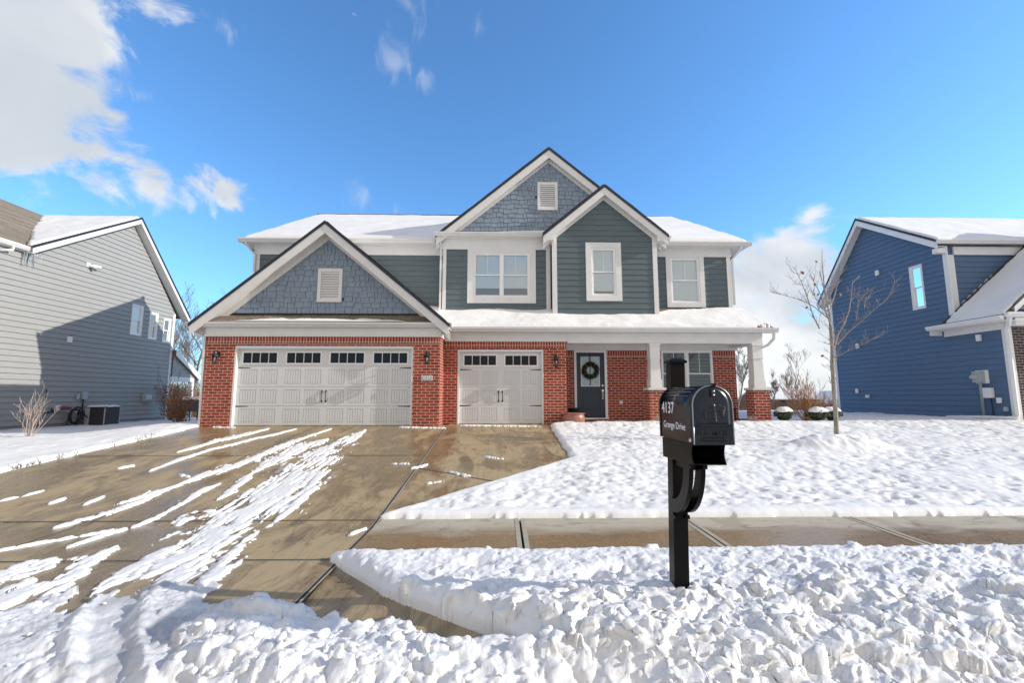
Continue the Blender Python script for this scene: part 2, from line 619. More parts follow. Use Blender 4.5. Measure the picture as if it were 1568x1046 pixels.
def vnoise(x, y, seed=0):
    xi, yi = np.floor(x).astype(np.int64), np.floor(y).astype(np.int64)
    xf, yf = x - xi, y - yi
    u, v = xf * xf * xf * (xf * (xf * 6 - 15) + 10), yf * yf * yf * (yf * (yf * 6 - 15) + 10)
    a, b, c, d = _h(xi, yi, seed), _h(xi + 1, yi, seed), _h(xi, yi + 1, seed), _h(xi + 1, yi + 1, seed)
    return (a * (1 - u) + b * u) * (1 - v) + (c * (1 - u) + d * u) * v


def fbm(x, y, oct=4, seed=0, g=.5):
    t, a, s = 0, 1.0, 0.0
    for i in range(oct):
        t = t + a * vnoise(x * 2 ** i + i * 17.3, y * 2 ** i + i * 9.1, seed + i)
        s += a
        a *= g
    return t / s


def sst(x, a, b):
    t = np.clip((x - a) / (b - a), 0, 1)
    return t * t * (3 - 2 * t)


def grid_mesh(name, X, Y, Z, mat, keep=None, parent=None, smooth=True):
    """X,Y,Z 2-D arrays; keep: bool per vertex"""
    h, w = X.shape
    idx = np.arange(h * w).reshape(h, w)
    q = np.stack([idx[:-1, :-1], idx[:-1, 1:], idx[1:, 1:], idx[1:, :-1]], -1).reshape(-1, 4)
    V = np.stack([X, Y, Z], -1).reshape(-1, 3)
    if keep is not None:
        k = keep.reshape(-1)
        q = q[k[q].any(1)]
        used = np.zeros(len(V), bool)
        used[q.reshape(-1)] = True
        remap = np.cumsum(used) - 1
        V, q = V[used], remap[q]
    if parent is not None:
        V = V - np.array(ORIGIN[top_of(parent).name])
    me = bpy.data.meshes.new(name)
    me.vertices.add(len(V))
    me.vertices.foreach_set('co', V.astype(np.float32).reshape(-1))
    me.loops.add(len(q) * 4)
    me.loops.foreach_set('vertex_index', q.astype(np.int32).reshape(-1))
    me.polygons.add(len(q))
    me.polygons.foreach_set('loop_start', np.arange(0, len(q) * 4, 4, dtype=np.int32))
    me.polygons.foreach_set('loop_total', np.full(len(q), 4, dtype=np.int32))
    me.polygons.foreach_set('use_smooth', np.full(len(q), smooth, dtype=bool))
    me.materials.append(M[mat])
    me.update(calc_edges=True)
    o = bpy.data.objects.new(name, me)
    COL.objects.link(o)
    if parent is not None: o.parent = parent
    return o


# ---- 2-D convex clipping
def clip(poly, f):
    out = []
    n = len(poly)
    for i in range(n):
        p, q = poly[i], poly[(i + 1) % n]
        a, b = f(p), f(q)
        if a >= 0: out.append(p)
        if (a > 0 and b < 0) or (a < 0 and b > 0):
            t = a / (a - b)
            out.append((p[0] + (q[0] - p[0]) * t, p[1] + (q[1] - p[1]) * t))
    return out


def band(poly, a, b):
    p = clip(poly, lambda q: q[1] - a)
    return clip(p, lambda q: b - q[1]) if p else p


def minus_holes(poly, holes, za, zb):
    """poly lies in band za..zb; holes (u0,u1,z0,z1) either span the band or not at all"""
    parts = [poly]
    for (u0, u1, z0, z1) in holes:
        if z0 < zb - 1e-6 and z1 > za + 1e-6:
            nxt = []
            for p in parts:
                a = clip(p, lambda q: u0 - q[0])
                b = clip(p, lambda q: q[0] - u1)
                if len(a) > 2: nxt.append(a)
                if len(b) > 2: nxt.append(b)
            parts = nxt
    return parts


def plane(kind, c):
    if kind == 'front': return lambda u, z, d: (u, c - d, z)
    if kind == '+x': return lambda u, z, d: (c + d, u, z)
    if kind == '-x': return lambda u, z, d: (c - d, u, z)
    if kind == 'back': return lambda u, z, d: (u, c + d, z)


def siding(mb, poly, P, z0, course=.178, lap=.016, holes=(), joints=0.0):
    jr = random.Random(len(poly) * 7 + int(z0 * 10))
    zmin, zmax = min(p[1] for p in poly), max(p[1] for p in poly)
    i = math.floor((zmin - z0) / course)
    while z0 + i * course < zmax:
        a, b = z0 + i * course, z0 + (i + 1) * course
        cuts = sorted({a, b} | {z for h in holes for z in (h[2], h[3]) if a < z < b})
        D = lambda z: lap * (1 - (z - a) / course) + .002
        for k in range(len(cuts) - 1):
            za, zb = cuts[k], cuts[k + 1]
            pl = band(poly, za, zb)
            if len(pl) < 3: continue
            for pp in minus_holes(pl, holes, za, zb):
                if len(pp) < 3: continue
                mb.face([P(u, z, D(z)) for u, z in pp])
                if za == a:
                    us = [u for u, z in pp if abs(z - a) < 1e-6]
                    if len(us) >= 2:
                        u0, u1 = min(us), max(us)
                        mb.face([P(u0, a, 0), P(u1, a, 0), P(u1, a, D(a)), P(u0, a, D(a))])
                        if joints and za == a and zb == b and len(pp) == 4 and jr.random() < joints:
                            uj = jr.uniform(u0, u1)
                            if min(u for u, z in pp if abs(z - b) < 1e-6) + .1 < uj < max(u for u, z in pp if abs(z - b) < 1e-6) - .1:
                                mb.face([P(uj, a, D(a) + .0015), P(uj + .004, a, D(a) + .0015), P(uj + .004, b, D(b) + .0015), P(uj, b, D(b) + .0015)], 1)
        i += 1


def shakes(mb, poly, P, row=.155, holes=(), seed=1):
    r = random.Random(seed)
    zmin, zmax = min(p[1] for p in poly), max(p[1] for p in poly)
    umin, umax = min(p[0] for p in poly), max(p[0] for p in poly)
    z = zmin
    mb.face([P(u, zz, 0.0) for u, zz in poly], 1)
    first = True
    while z < zmax:
        u = umin - r.random() * .2
        while u < umax:
            w = r.choice((.10, .13, .16, .2, .23, .26))
            dz = 0 if first else r.choice((0, 0, .022, .04, -.01))
            a, b = z + dz, z + row + .045
            q = [(u + .006, a), (u + w - .006, a), (u + w - .006, b), (u + .006, b)]
            # clip by polygon (convex, ccw)
            for i in range(len(poly)):
                p0, p1 = poly[i], poly[(i + 1) % len(poly)]
                ex, ez = p1[0] - p0[0], p1[1] - p0[1]
                q = clip(q, lambda t: ex * (t[1] - p0[1]) - ez * (t[0] - p0[0])) if len(q) > 2 else q
            skip = any(h[0] < u + w / 2 < h[1] and h[2] < (a + b) / 2 < h[3] for h in holes)
            if len(q) > 2 and not skip:
                th = .015 + r.random() * .008
                D = lambda zz: th * (1 - (zz - a) / (b - a)) + .004
                mb.face([P(x, y, D(y)) for x, y in q], 0)
                us = [x for x, y in q if abs(y - a) < 1e-6]
                if len(us) >= 2: mb.face([P(min(us), a, 0), P(max(us), a, 0), P(max(us), a, D(a)), P(min(us), a, D(a))], 0)
                for ue in (u + .006, u + w - .006):
                    zs = [y for x, y in q if abs(x - ue) < 1e-6]
                    if len(zs) >= 2: mb.face([P(ue, min(zs), 0), P(ue, max(zs), 0), P(ue, max(zs), D(max(zs))), P(ue, min(zs), D(min(zs)))], 0)
            u += w
        z += row
        first = False


def slab(mb, A, B, C, D, th, mi=0):
    """quad A,B,C,D (top), thickness downwards"""
    t = [Vector(p) for p in (A, B, C, D)]
    mb.hexa([tuple(p - Vector((0, 0, th))) for p in t], [tuple(p) for p in t], mi)


def snow_on(name, A, B, C, D, nu, nv, fn, parent, seed=0, lift=.004):
    """snow blanket on quad A(eave left) B(eave right) C(top right) D(top left); fn(u,v)->thickness"""
    u, v = np.meshgrid(np.linspace(0, 1, nu), np.linspace(0, 1, nv))
    A, B, C, D = [np.array(p, float) for p in (A, B, C, D)]
    P = ((1 - u)[..., None] * A + u[..., None] * B) * (1 - v)[..., None] + ((1 - u)[..., None] * D + u[..., None] * C) * v[..., None]
    T = fn(u, v, P)
    X, Y = P[..., 0], P[..., 1]
    Z = P[..., 2] + np.where(T > 0, np.maximum(T, .004), -.03) + lift
    return grid_mesh(name, X, Y, Z, 'snow_roof', T > 0, parent)


def text_mesh(name, s, size, mat, parent, loc, rot, extr=.0006, bold=0.0, spacing=1.0, sx=1.0):
    cu = bpy.data.curves.new(name, 'FONT')
    cu.body, cu.size, cu.extrude, cu.offset = s, size, extr, bold
    cu.align_x, cu.align_y = 'CENTER', 'CENTER'
    cu.space_character = spacing
    to = bpy.data.objects.new(name + '_tmp', cu)
    COL.objects.link(to)
    bpy.context.view_layer.update()
    me = bpy.data.meshes.new_from_object(to.evaluated_get(bpy.context.evaluated_depsgraph_get()))
    bpy.data.objects.remove(to)
    o0 = ORIGIN[top_of(parent).name]
    mt = Matrix.Translation(Vector(loc) - o0) @ rot.to_4x4() @ Matrix.Diagonal((sx, 1, 1, 1))
    me.transform(mt)
    me.materials.clear()
    me.materials.append(M[mat])
    me.name = name
    o = bpy.data.objects.new(name, me)
    COL.objects.link(o)
    o.parent = parent
    return o


ROT_FRONT = Matrix.Rotation(math.pi / 2, 3, 'X')                       # reads from -Y
ROT_LEFT = Matrix.Rotation(-math.pi / 2, 3, 'Z') @ ROT_FRONT           # reads from -X


# ------------------------------------------------------------------ ground
def terr(x, y):
    x, y = np.asarray(x, float), np.asarray(y, float)
    z = np.clip(.108 * (y - 5.6), 0, .74)
    z = z + (np.clip(.062 * y - .20, .24, .44) - z) * sst(-x, 8.35, 12.0) * sst(y, 5.0, 8.0)
    z = z + .06 * sst(x, 8, 13) * sst(y, 10, 14)
    z = np.where(y > 20, z - 1.15 * sst(y, 20, 46), z)
    return z


def build_ground():
    # the base sheet, reaching the horizon
    xs = np.concatenate([[-2500, -900, -300, -120, -70], np.linspace(-45, 45, 121), [70, 120, 300, 900, 2500]])
    ys = np.concatenate([[-1500, -300, -60, -20, -8, -3, 0, 2, 2.6, 2.7], np.linspace(4.4, 50, 115), [60, 90, 160, 400, 1000, 2800]])
    X, Y = np.meshgrid(xs, ys)
    Z = terr(X, Y) - .10
    Z = np.where(Y < 2.65, -.26, Z)
    o = grid_mesh('ground', X, Y, Z, 'snow')
    tag(o, kind='structure')
    # street
    mb = MB()
    mb.face([(-60, -6.5, -.14), (60, -6.5, -.14), (60, 2.45, -.14), (-60, 2.45, -.14)])
    tag(mb.build('road', 'drive'), kind='structure')
    # driveway
    mb = MB()
    pr = [(2.45, -.14), (2.75, -.02), (4.0, 0), (5.6, 0), (7.2, .1728), (9.0, .3672), (10.8, .5616), (12.3, .7236), (12.44, .735)]

    def quadstrip(L, Rr):
        for i in range(len(pr) - 1):
            (y0, z0), (y1, z1) = pr[i], pr[i + 1]
            mb.face([(L(y0), y0, z0 + .004), (Rr(y0), y0, z0 + .004), (Rr(y1), y1, z1 + .004), (L(y1), y1, z1 + .004)])
    quadstrip(lambda y: -8.3 + .3 * max(0, (y - 8)) / 4.4 * (1 if y > 8 else 0) - (max(0, 4.4 - y) * .8), lambda y: -1.50)
    # wing to the third garage
    mb.face([(-1.495, 5.9, .0364), (1.29, 8.71, .34), (1.29, 9.0, .371), (-1.495, 9.0, .371)])
    mb.face([(-1.495, 9.0, .3712), (1.29, 9.0, .3712), (1.27, 12.3, .7276), (-1.495, 12.3, .7276)])
    mb.face([(-1.495, 12.3, .7276), (1.27, 12.3, .7276), (1.25, 13.2, .739), (-1.495, 13.2, .739)])
    # apron flare towards the street
    mb.face([(-1.495, 4.45, .004), (-1.495, 2.45, -.13), (.6, 2.45, -.13), (-.12, 3.08, .0035), (-.88, 3.66, .0035)])
    drv = mb.build('driveway', 'drive')
    tag(drv, kind='structure')
    # joints
    j = MB()

    def strip(a, b, w, dz, mi):
        a, b = Vector(a), Vector(b)
        d = (b - a)
        n = Vector((-d.y, d.x, 0)).normalized() * w / 2
        k = max(1, int(d.length / .6))
        for i in range(k):
            p, q = a + d * i / k, a + d * (i + 1) / k
            zp, zq = [float(terr(t.x, t.y)) + dz for t in (p, q)]
            j.face([(p.x - n.x, p.y - n.y, zp), (q.x - n.x, q.y - n.y, zq), (q.x + n.x, q.y + n.y, zq), (p.x + n.x, p.y + n.y, zp)], mi)
    for (a, b, w) in (((-1.5, 3.0), (-1.5, 12.3), .022), ((-8.3, 5.75), (-1.5, 5.75), .012), ((-8.3, 4.45), (-1.5, 4.45), .012),
                      ((-1.5, 8.15), (.55, 6.9), .018), ((-8.1, 9.05), (-1.5, 9.05), .012), ((-4.9, 2.8), (-4.9, 12.3), .016)):
        a, b = (*a, 0), (*b, 0)
        strip(a, b, w * 2.4, .0075, 1)
        strip(a, b, w, .0105, 0)
    o = j.build('expansion_joint', ['joint_dark', 'joint_light'], drv)
    # sidewalk, slab by slab inside one object
    mb = MB()
    xj = [-1.49, .21, 2.24, 4.31, 6.36, 8.4, 10.45, 12.5, 14.6, 16.7, 18.8, 21, 23]
    for i in range(len(xj) - 1):
        mb.box(xj[i] + .011, xj[i + 1] - .011, 4.53, 5.83, -.1, .012)
    sw = mb.build('sidewalk', 'walk')
    tag(sw, kind='structure')
    mb = MB()
    for x in xj[1:]:
        for sgn in (-1, 1):
            mb.box(x + sgn * .013 if sgn > 0 else x - .063, x + .063 if sgn > 0 else x - .013, 4.54, 5.82, .0125, .016)
    mb.build('trowelled_edge', 'joint_light', sw)
    mb = MB()
    mb.box(-1.6, 23, 4.56, 5.8, -.09, -.03)
    mb.build('joint_filler', 'joint_dark', sw)


build_ground()


# ---- snow on the ground
def near_snow():
    r = np.random.RandomState(5)
    # fan grid: finer close to the camera, everything in world metres
    ys = [1.05]
    while ys[-1] < 4.60: ys.append(ys[-1] + .0052 * ys[-1])
    ys = np.array(ys)
    s = np.linspace(-1.45, 1.45, 900)
    S, Y = np.meshgrid(s, ys)
    X = S * (Y + .35)
    base = np.where(Y < 2.75, -.13 + .13 * sst(Y, 2.3, 2.8), 0.0)
    # verge right of the apron
    ax = np.interp(Y, [2.4, 3.08, 3.66, 4.40, 4.55], [.75, -.12, -.88, -1.58, -1.62])
    wob = (fbm(X * 2.5, Y * 2.5, 4, 3) - .5) * .16
    edge_far = 4.50 + (fbm(X * 3.0, Y * 0 + 5, 4, 8) - .5) * .10
    dv = np.minimum((X - ax + wob * .4) * .8, edge_far - Y)
    H = np.where(dv > 0, .13 * np.sqrt(np.clip(dv / .16, 0, 1)), -1.0)
    soft = (fbm(X * 4, Y * 4, 4, 11) - .5)
    H = np.where(dv > 0, H + soft * .035 * sst(dv, 0, .3) + .05 * sst(3.9 - Y, 0, .8), H)
    # windrow left by the plough
    def rubble(sc, seed, tilt, amp, crev):
        """broken slabs: every cell its own height and tilt, with crevices between"""
        wx, wy = X * sc + (fbm(X * sc * 1.3, Y * sc * 1.3, 3, seed) - .5) * .9, Y * sc + (fbm(X * sc * 1.3 + 7, Y * sc * 1.3, 3, seed + 5) - .5) * .9
        ix, iy = np.floor(wx).astype(np.int64), np.floor(wy).astype(np.int64)
        f1, f2 = np.full(X.shape, 9.), np.full(X.shape, 9.)
        bx, by, hx, hy, hh = [np.zeros(X.shape) for _ in range(5)]
        for i in (-1, 0, 1):
            for j in (-1, 0, 1):
                cx, cy = ix + i, iy + j
                px, py = cx + _h(cx, cy, seed), cy + _h(cx, cy, seed + 1)
                d = np.sqrt((wx - px) ** 2 + (wy - py) ** 2)
                nr = d < f1
                f2 = np.where(nr, f1, np.minimum(f2, d))
                f1 = np.where(nr, d, f1)
                bx, by = np.where(nr, wx - px, bx), np.where(nr, wy - py, by)
                hx, hy, hh = np.where(nr, _h(cx, cy, seed + 2), hx), np.where(nr, _h(cx, cy, seed + 3), hy), np.where(nr, _h(cx, cy, seed + 4), hh)
        g = f2 - f1
        return amp * (hh ** 1.6) * sst(g, 0, .45) + tilt * ((hx - .5) * bx + (hy - .5) * by) * sst(g, 0, .3) - crev * (1 - sst(g, 0, .22))
    wl = np.interp(Y, [1.0, 2.0, 2.6, 3.0, 3.35, 3.6], [-1.15, -1.45, -1.75, -1.9, -1.95, -1.6])
    yb = np.interp(X, [-2.0, -1.5, -1.0, -.5, .1, 1.0, 3, 6], [3.42, 3.36, 3.24, 3.08, 2.98, 3.12, 3.5, 3.5]) + (fbm(X * 3 + 9, Y * 0 + 2, 4, 21) - .5) * .34
    dw = np.minimum((X - wl + (fbm(X * 4, Y * 4, 3, 30) - .5) * .25), yb - Y)
    Hw = np.where(dw > 0, (.06 * sst(dw, 0, .4) + .04 * sst(dw, .3, 1.4)) + .11 * fbm(X * 1.7, Y * 1.7, 4, 13) + .01, -1.0)
    H = np.maximum(H, Hw)
    rough = np.clip(sst(dw, -.35, .25) + .25 * sst(X, .8, 2.0) * (Y < 4.4), 0, 1) * (H > 0)
    RB = rubble(4.6, 200, .10, .022, .006) + rubble(9.5, 210, .09, .020, .007) + rubble(21, 220, .04, .010, .004)
    clump = .25 + 1.05 * sst(fbm(X * 1.9, Y * 1.9, 3, 230), .40, .58)
    H = H + RB * .42 * rough * clump
    # packed and rutted snow over the drive mouth and street on the left
    ybl = np.interp(X, [-6, -4.4, -3.6, -3.2, -2.8, -2.4, -2.05, -1.75, -1.4, -1.0], [4.1, 3.75, 3.45, 3.62, 3.75, 3.9, 3.6, 3.15, 2.6, 1.5]) + (fbm(X * 4.2, Y * 2.0, 5, 33) - .5) * 1.5
    dl = ybl - Y
    Hp = np.where(dl > 0, .022 * sst(dl, 0, .5) + .045 * sst(dl, .3, 1.0) * fbm(X * 5, Y * 5, 4, 35) + .010 * fbm(X * 9, Y * 9, 3, 36) + .003, -1.0)
    Hp = np.where(dl > 0, Hp + RB * .42 * sst(dl, 0, .3), Hp)
    # ruts: smooth curving lanes pressed in
    for (pts, w, dep) in (([(-2.95, 4.0), (-2.75, 3.5), (-2.45, 3.05), (-2.0, 2.55), (-1.45, 2.1), (-.9, 1.7)], .17, .07),
                          ([(-4.05, 4.1), (-3.85, 3.6), (-3.45, 3.1), (-2.95, 2.6), (-2.3, 2.1), (-1.6, 1.6)], .13, .05),
                          ([(-5.0, 4.0), (-4.7, 3.4), (-4.2, 2.8), (-3.6, 2.3)], .13, .05)):
        xs_ = np.interp(Y, [p[1] for p in pts][::-1], [p[0] for p in pts][::-1])
        d = np.abs(X - xs_)
        Hp = np.where(dl > 0, Hp - (dep * .45 + RB * .36) * (1 - sst(d, w * .5, w)) + .035 * np.exp(-((d - w * 1.25) / .05) ** 2) * (.4 + fbm(X * 6, Y * 6, 3, 40)), Hp)
    Hp = np.where(dl > 0, np.maximum(Hp, .008 + .010 * fbm(X * 14, Y * 3, 3, 41)), Hp)
    left = X < wl + .1
    H = np.where(left | (Hp > H), np.maximum(H, Hp), H)
    Z = base + H
    # lumps
    hmin, st = -1.2, []

    def stamp(cx, cy, rr, hh, asp, ang, tx, ty):
        j0, j1 = np.searchsorted(ys, cy - rr * asp), np.searchsorted(ys, cy + rr * asp)
        if j1 <= j0 + 1: return
        sc = (cy + .35)
        i0, i1 = np.searchsorted(s, (cx - rr * asp) / sc * (1.0) - .02), np.searchsorted(s, (cx + rr * asp) / sc + .02)
        if i1 <= i0 + 1: return
        xx, yy = X[j0:j1, i0:i1] - cx, Y[j0:j1, i0:i1] - cy
        ca, sa = math.cos(ang), math.sin(ang)
        a, b = (xx * ca + yy * sa) / (rr * asp), (-xx * sa + yy * ca) / rr
        slab_ = r.rand() < .35
        p = 4.0 if slab_ else 1.9
        ex_ = .22 if slab_ else .5
        if slab_: hh, tx, ty = hh * .5, tx * 1.4, ty * 1.4
        hh *= .55 + .45 * min(1, max(0, (cy - 1.4) / 1.6))
        d = (np.abs(a) ** p + np.abs(b) ** p)
        jj, ii = np.searchsorted(ys, cy), np.searchsorted(s, cx / sc)
        if jj >= len(ys) or ii >= len(s) or H[jj, ii] < 0: return
        z0 = Z0[jj, ii]
        top = z0 - rr * .15 + hh * np.clip(1 - d, 0, 1) ** ex_ + (tx * xx + ty * yy) + (fbm(X[j0:j1, i0:i1] * 30, Y[j0:j1, i0:i1] * 30, 2, 77) - .5) * rr * .35
        blk = Z[j0:j1, i0:i1]
        np.copyto(blk, np.where((d < 1) & (top > blk), top, blk))
    Z0 = Z.copy()

    def vn(a, b): return float(vnoise(np.array([a * 1.7 + 3]), np.array([b * 1.7]), 240)[0]) > .44
    n = 0
    for _ in range(15000):
        cy = 1.15 + (r.rand() ** .8) * 3.25
        cx = (r.rand() * 2 - 1) * 1.32 * (cy + .3)
        w_l = np.interp(cy, [1.0, 2.0, 2.6, 3.0, 3.35, 3.6], [-1.15, -1.45, -1.75, -1.9, -1.95, -1.6])
        if cx < w_l:
            pr_, mx = .05, .03
        elif cy > 3.9:
            pr_, mx = .10 * (1 + (cx > .9)), .035
        elif cy > 3.4:
            pr_, mx = .30 if cx > .8 else .12, .05
        else:
            pr_, mx = .9 if vn(cx, cy) else .25, .062
        if r.rand() > pr_: continue
        rr = (.010 + (r.rand() ** 3.4) * mx * 1.15) * (.62 + .38 * min(1, (cy - 1.0) / 1.6))
        stamp(cx, cy, rr, rr * (.6 + .6 * r.rand()), 1 + r.rand() * .9, r.rand() * 6.3, (r.rand() - .5) * .6, (r.rand() - .5) * .6)
        n += 1
    Z = Z0 + (Z - Z0) * (.62 + .2 * sst(Y, 2.0, 3.2))
    # foot dents in the verge
    for (cx, cy, rr, d) in ((-.2, 4.05, .13, .07), (.75, 3.75, .16, .10), (1.0, 3.9, .12, .08), (3.2, 3.3, .2, .1), (4.3, 3.9, .16, .07), (2.1, 3.0, .2, .1), (.4, 2.4, .22, .12)):
        q = ((X - cx) / rr) ** 2 + ((Y - cy) / (rr * .7)) ** 2
        Z -= d * np.exp(-q) * (H > 0)
    act = H > 0
    fine = (fbm(X * 34, Y * 34, 3, 50) - .5) * .020 + (fbm(X * 9, Y * 9, 3, 51) - .5) * .022
    Z = np.where(act, Z + fine * sst(np.minimum(np.maximum(dv, dw), 1), -.3, .5) + fine * .3, base - .08)
    # push the surface sideways a little so that clods undercut instead of standing as walls
    rel = np.clip(Z - base, 0, .4)
    X2 = X + (fbm(X * 11 + Z * 9, Y * 11 - Z * 14, 3, 52) - .5) * .10 * sst(rel, .05, .2)
    Y2 = Y + (fbm(X * 11 - Z * 12, Y * 11 + Z * 10, 3, 53) - .5) * .10 * sst(rel, .05, .2)
    o = grid_mesh('snow_bank', X2, Y2, Z, 'snow_street', act)
    tag(o, 'lumpy ploughed snow bank along the near side of the sidewalk', 'snow', kind='stuff')
    # loose clods, all one mass
    mb = MB()
    ico = []
    t = (1 + 5 ** .5) / 2
    iv = [Vector(v).normalized() for v in ((-1, t, 0), (1, t, 0), (-1, -t, 0), (1, -t, 0), (0, -1, t), (0, 1, t), (0, -1, -t), (0, 1, -t), (t, 0, -1), (t, 0, 1), (-t, 0, -1), (-t, 0, 1))]
    fi = ((0, 11, 5), (0, 5, 1), (0, 1, 7), (0, 7, 10), (0, 10, 11), (1, 5, 9), (5, 11, 4), (11, 10, 2), (10, 7, 6), (7, 1, 8), (3, 9, 4), (3, 4, 2), (3, 2, 6), (3, 6, 8), (3, 8, 9), (4, 9, 5), (2, 4, 11), (6, 2, 10), (8, 6, 7), (9, 8, 1))
    cnt = 0
    while cnt < 1300:
        cy = 1.3 + r.rand() * 2.6
        cx = (r.rand() * 2 - 1) * 1.25 * (cy + .3)
        jj, ii = np.searchsorted(ys, cy), np.searchsorted(s, cx / (cy + .35))
        if ii >= len(s): continue
        w_l = np.interp(cy, [1.0, 2.0, 2.6, 3.0, 3.35, 3.6], [-1.15, -1.45, -1.75, -1.9, -1.95, -1.6])
        if (cx < w_l or cy > 3.3) and r.rand() > .12: continue
        near_edge = H[jj, ii] <= 0
        if near_edge and r.rand() > .04: continue
        rr = .006 + r.rand() ** 5 * (.042 if cx > w_l else .02)
        z = (Z[jj, ii] if not near_edge else .006) + rr * .35
        bi = len(mb.v)
        an = r.rand() * 6.3
        sx_, sy_, sz_ = .8 + r.rand() * .7, .8 + r.rand() * .5, .6 + r.rand() * .4
        for v in iv:
            k = rr * (.62 + .7 * r.rand())
            x_, y_ = v.x * sx_, v.y * sy_
            mb.v.append((cx + k * (x_ * math.cos(an) - y_ * math.sin(an)), cy + k * (x_ * math.sin(an) + y_ * math.cos(an)), z + k * v.z * sz_))
        for f in fi:
            mb.f.append(tuple(bi + q for q in f))
            mb.mi.append(0)
        cnt += 1
    c = mb.build('snow_clods', 'snow_bank', None, True)
    sd = c.modifiers.new('s', 'SUBSURF')
    sd.levels = sd.render_levels = 2
    tag(c, 'loose clods of snow scattered over the ploughed bank', 'snow', kind='stuff')


near_snow()


def lawn_snow():
    # right lawn
    ys = [5.70]
    while ys[-1] < 22: ys.append(ys[-1] + .0045 * ys[-1])
    ys = np.array(ys)
    xs = np.linspace(-1.9, 24, 1100)
    X, Y = np.meshgrid(xs, ys)
    ex = np.interp(Y, [5.6, 5.8, 8.71, 12.4, 13.3], [-1.7, -1.55, 1.27, 1.25, 1.80])
    fe = 5.83 + (fbm(X * 4, X * 0, 4, 60) - .5) * .05
    d = np.minimum((X - ex) * .75 + (fbm(X * 3, Y * 3, 3, 61) - .5) * .06, Y - fe)
    th = .07 * np.sqrt(np.clip(d / .09, 0, 1))
    Z = terr(X, Y) + th
    k = sst(d, 0, .35)
    Z += k * ((fbm(X * 7.5, Y * 5.5, 3, 62) - .5) * .036 + (fbm(X * 1.2, Y * 1.2, 3, 63) - .5) * .08)
    # grass-tuft dimples
    dens = .25 + .9 * sst(fbm(X * .9, Y * .9, 3, 64), .35, .6)
    r = np.random.RandomState(9)
    dx = xs[1] - xs[0]
    for _ in range(12500):
        cy = 5.95 + r.rand() ** 1.2 * 9
        cx = -1.5 + r.rand() * 18
        rr = .022 + r.rand() ** 2 * .045
        j0, j1 = np.searchsorted(ys, cy - rr * 2), np.searchsorted(ys, cy + rr * 2)
        i0, i1 = int((cx - rr * 3 - xs[0]) / dx), int((cx + rr * 3 - xs[0]) / dx) + 2
        if i0 < 0 or i1 >= len(xs) or j1 <= j0: continue
        a, b = X[j0:j1, i0:i1] - cx, Y[j0:j1, i0:i1] - cy
        q = (a / (rr * 1.5)) ** 2 + (b / (rr * .8)) ** 2
        if dens[j0, i0] < r.rand() * .9: continue
        Z[j0:j1, i0:i1] -= (.012 + .022 * r.rand()) * np.exp(-q) * k[j0:j1, i0:i1]
    # mulch ring round the young tree: a low mound with a sunken rim on its right
    q = np.sqrt(((X - 7.05) / 1.25) ** 2 + ((Y - 9.50) / .60) ** 2)
    Z = Z + (1 - sst(q, .3, 1.1)) * (fbm(X * 4.5, Y * 4.5, 4, 65) - .42) * .10 + .21 * (1 - sst(q, .35, 1.08)) * k
    q2 = ((X - 7.75) / .75) ** 2 + ((Y - 9.35) / .22) ** 2
    Z -= .07 * np.exp(-q2 ** 2)
    # ploughed-off berm of planting bed by the porch
    Z += .07 * np.exp(-(((Y - 12.15) / .35) ** 2)) * sst(X, 1.9, 2.6) * (1 - sst(X, 9.3, 10)) * (.5 + fbm(X * 2, Y * 2, 3, 70))
    # bare porch and house footprints
    ok = (d > 0) & ~((X > 1.7) & (X < 7.75) & (Y > 12.95)) & ~((X > 14.55) & (Y > 12.5))
    Z = np.where(d > 0, Z, terr(X, Y) - .06)
    o = grid_mesh('lawn_snow', X, Y, Z, 'snow', ok)
    tag(o, 'dimpled snow over the front lawn right of the driveway', 'snow', kind='stuff')
    # left lawn
    xs = np.linspace(-26, -7.7, 460)
    ys = np.concatenate([np.linspace(3.9, 14, 300), np.linspace(14.1, 24, 110)])
    X, Y = np.meshgrid(xs, ys)
    ex = -8.28 + .3 * sst(Y, 8, 12.4) - np.clip(4.4 - Y, 0, 1) * .8
    d = (ex - X) + (fbm(X * 3, Y * 3, 4, 66) - .5) * .22
    Z = terr(X, Y) + .075 * np.sqrt(np.clip(d / .12, 0, 1)) + sst(d, 0, .3) * ((fbm(X * 2.2, Y * 2.2, 4, 67) - .5) * .07 + (fbm(X * 8, Y * 6, 2, 68) - .5) * .012)
    ok = (d > 0) & ~((X < -15.1) & (Y > 13))
    Z = np.where(d > 0, Z, terr(X, Y) - .06)
    o = grid_mesh('lawn_snow', X, Y, Z, 'snow', ok)
    tag(o, 'smooth sunlit snow between the driveway and the grey house', 'snow', kind='stuff')


lawn_snow()

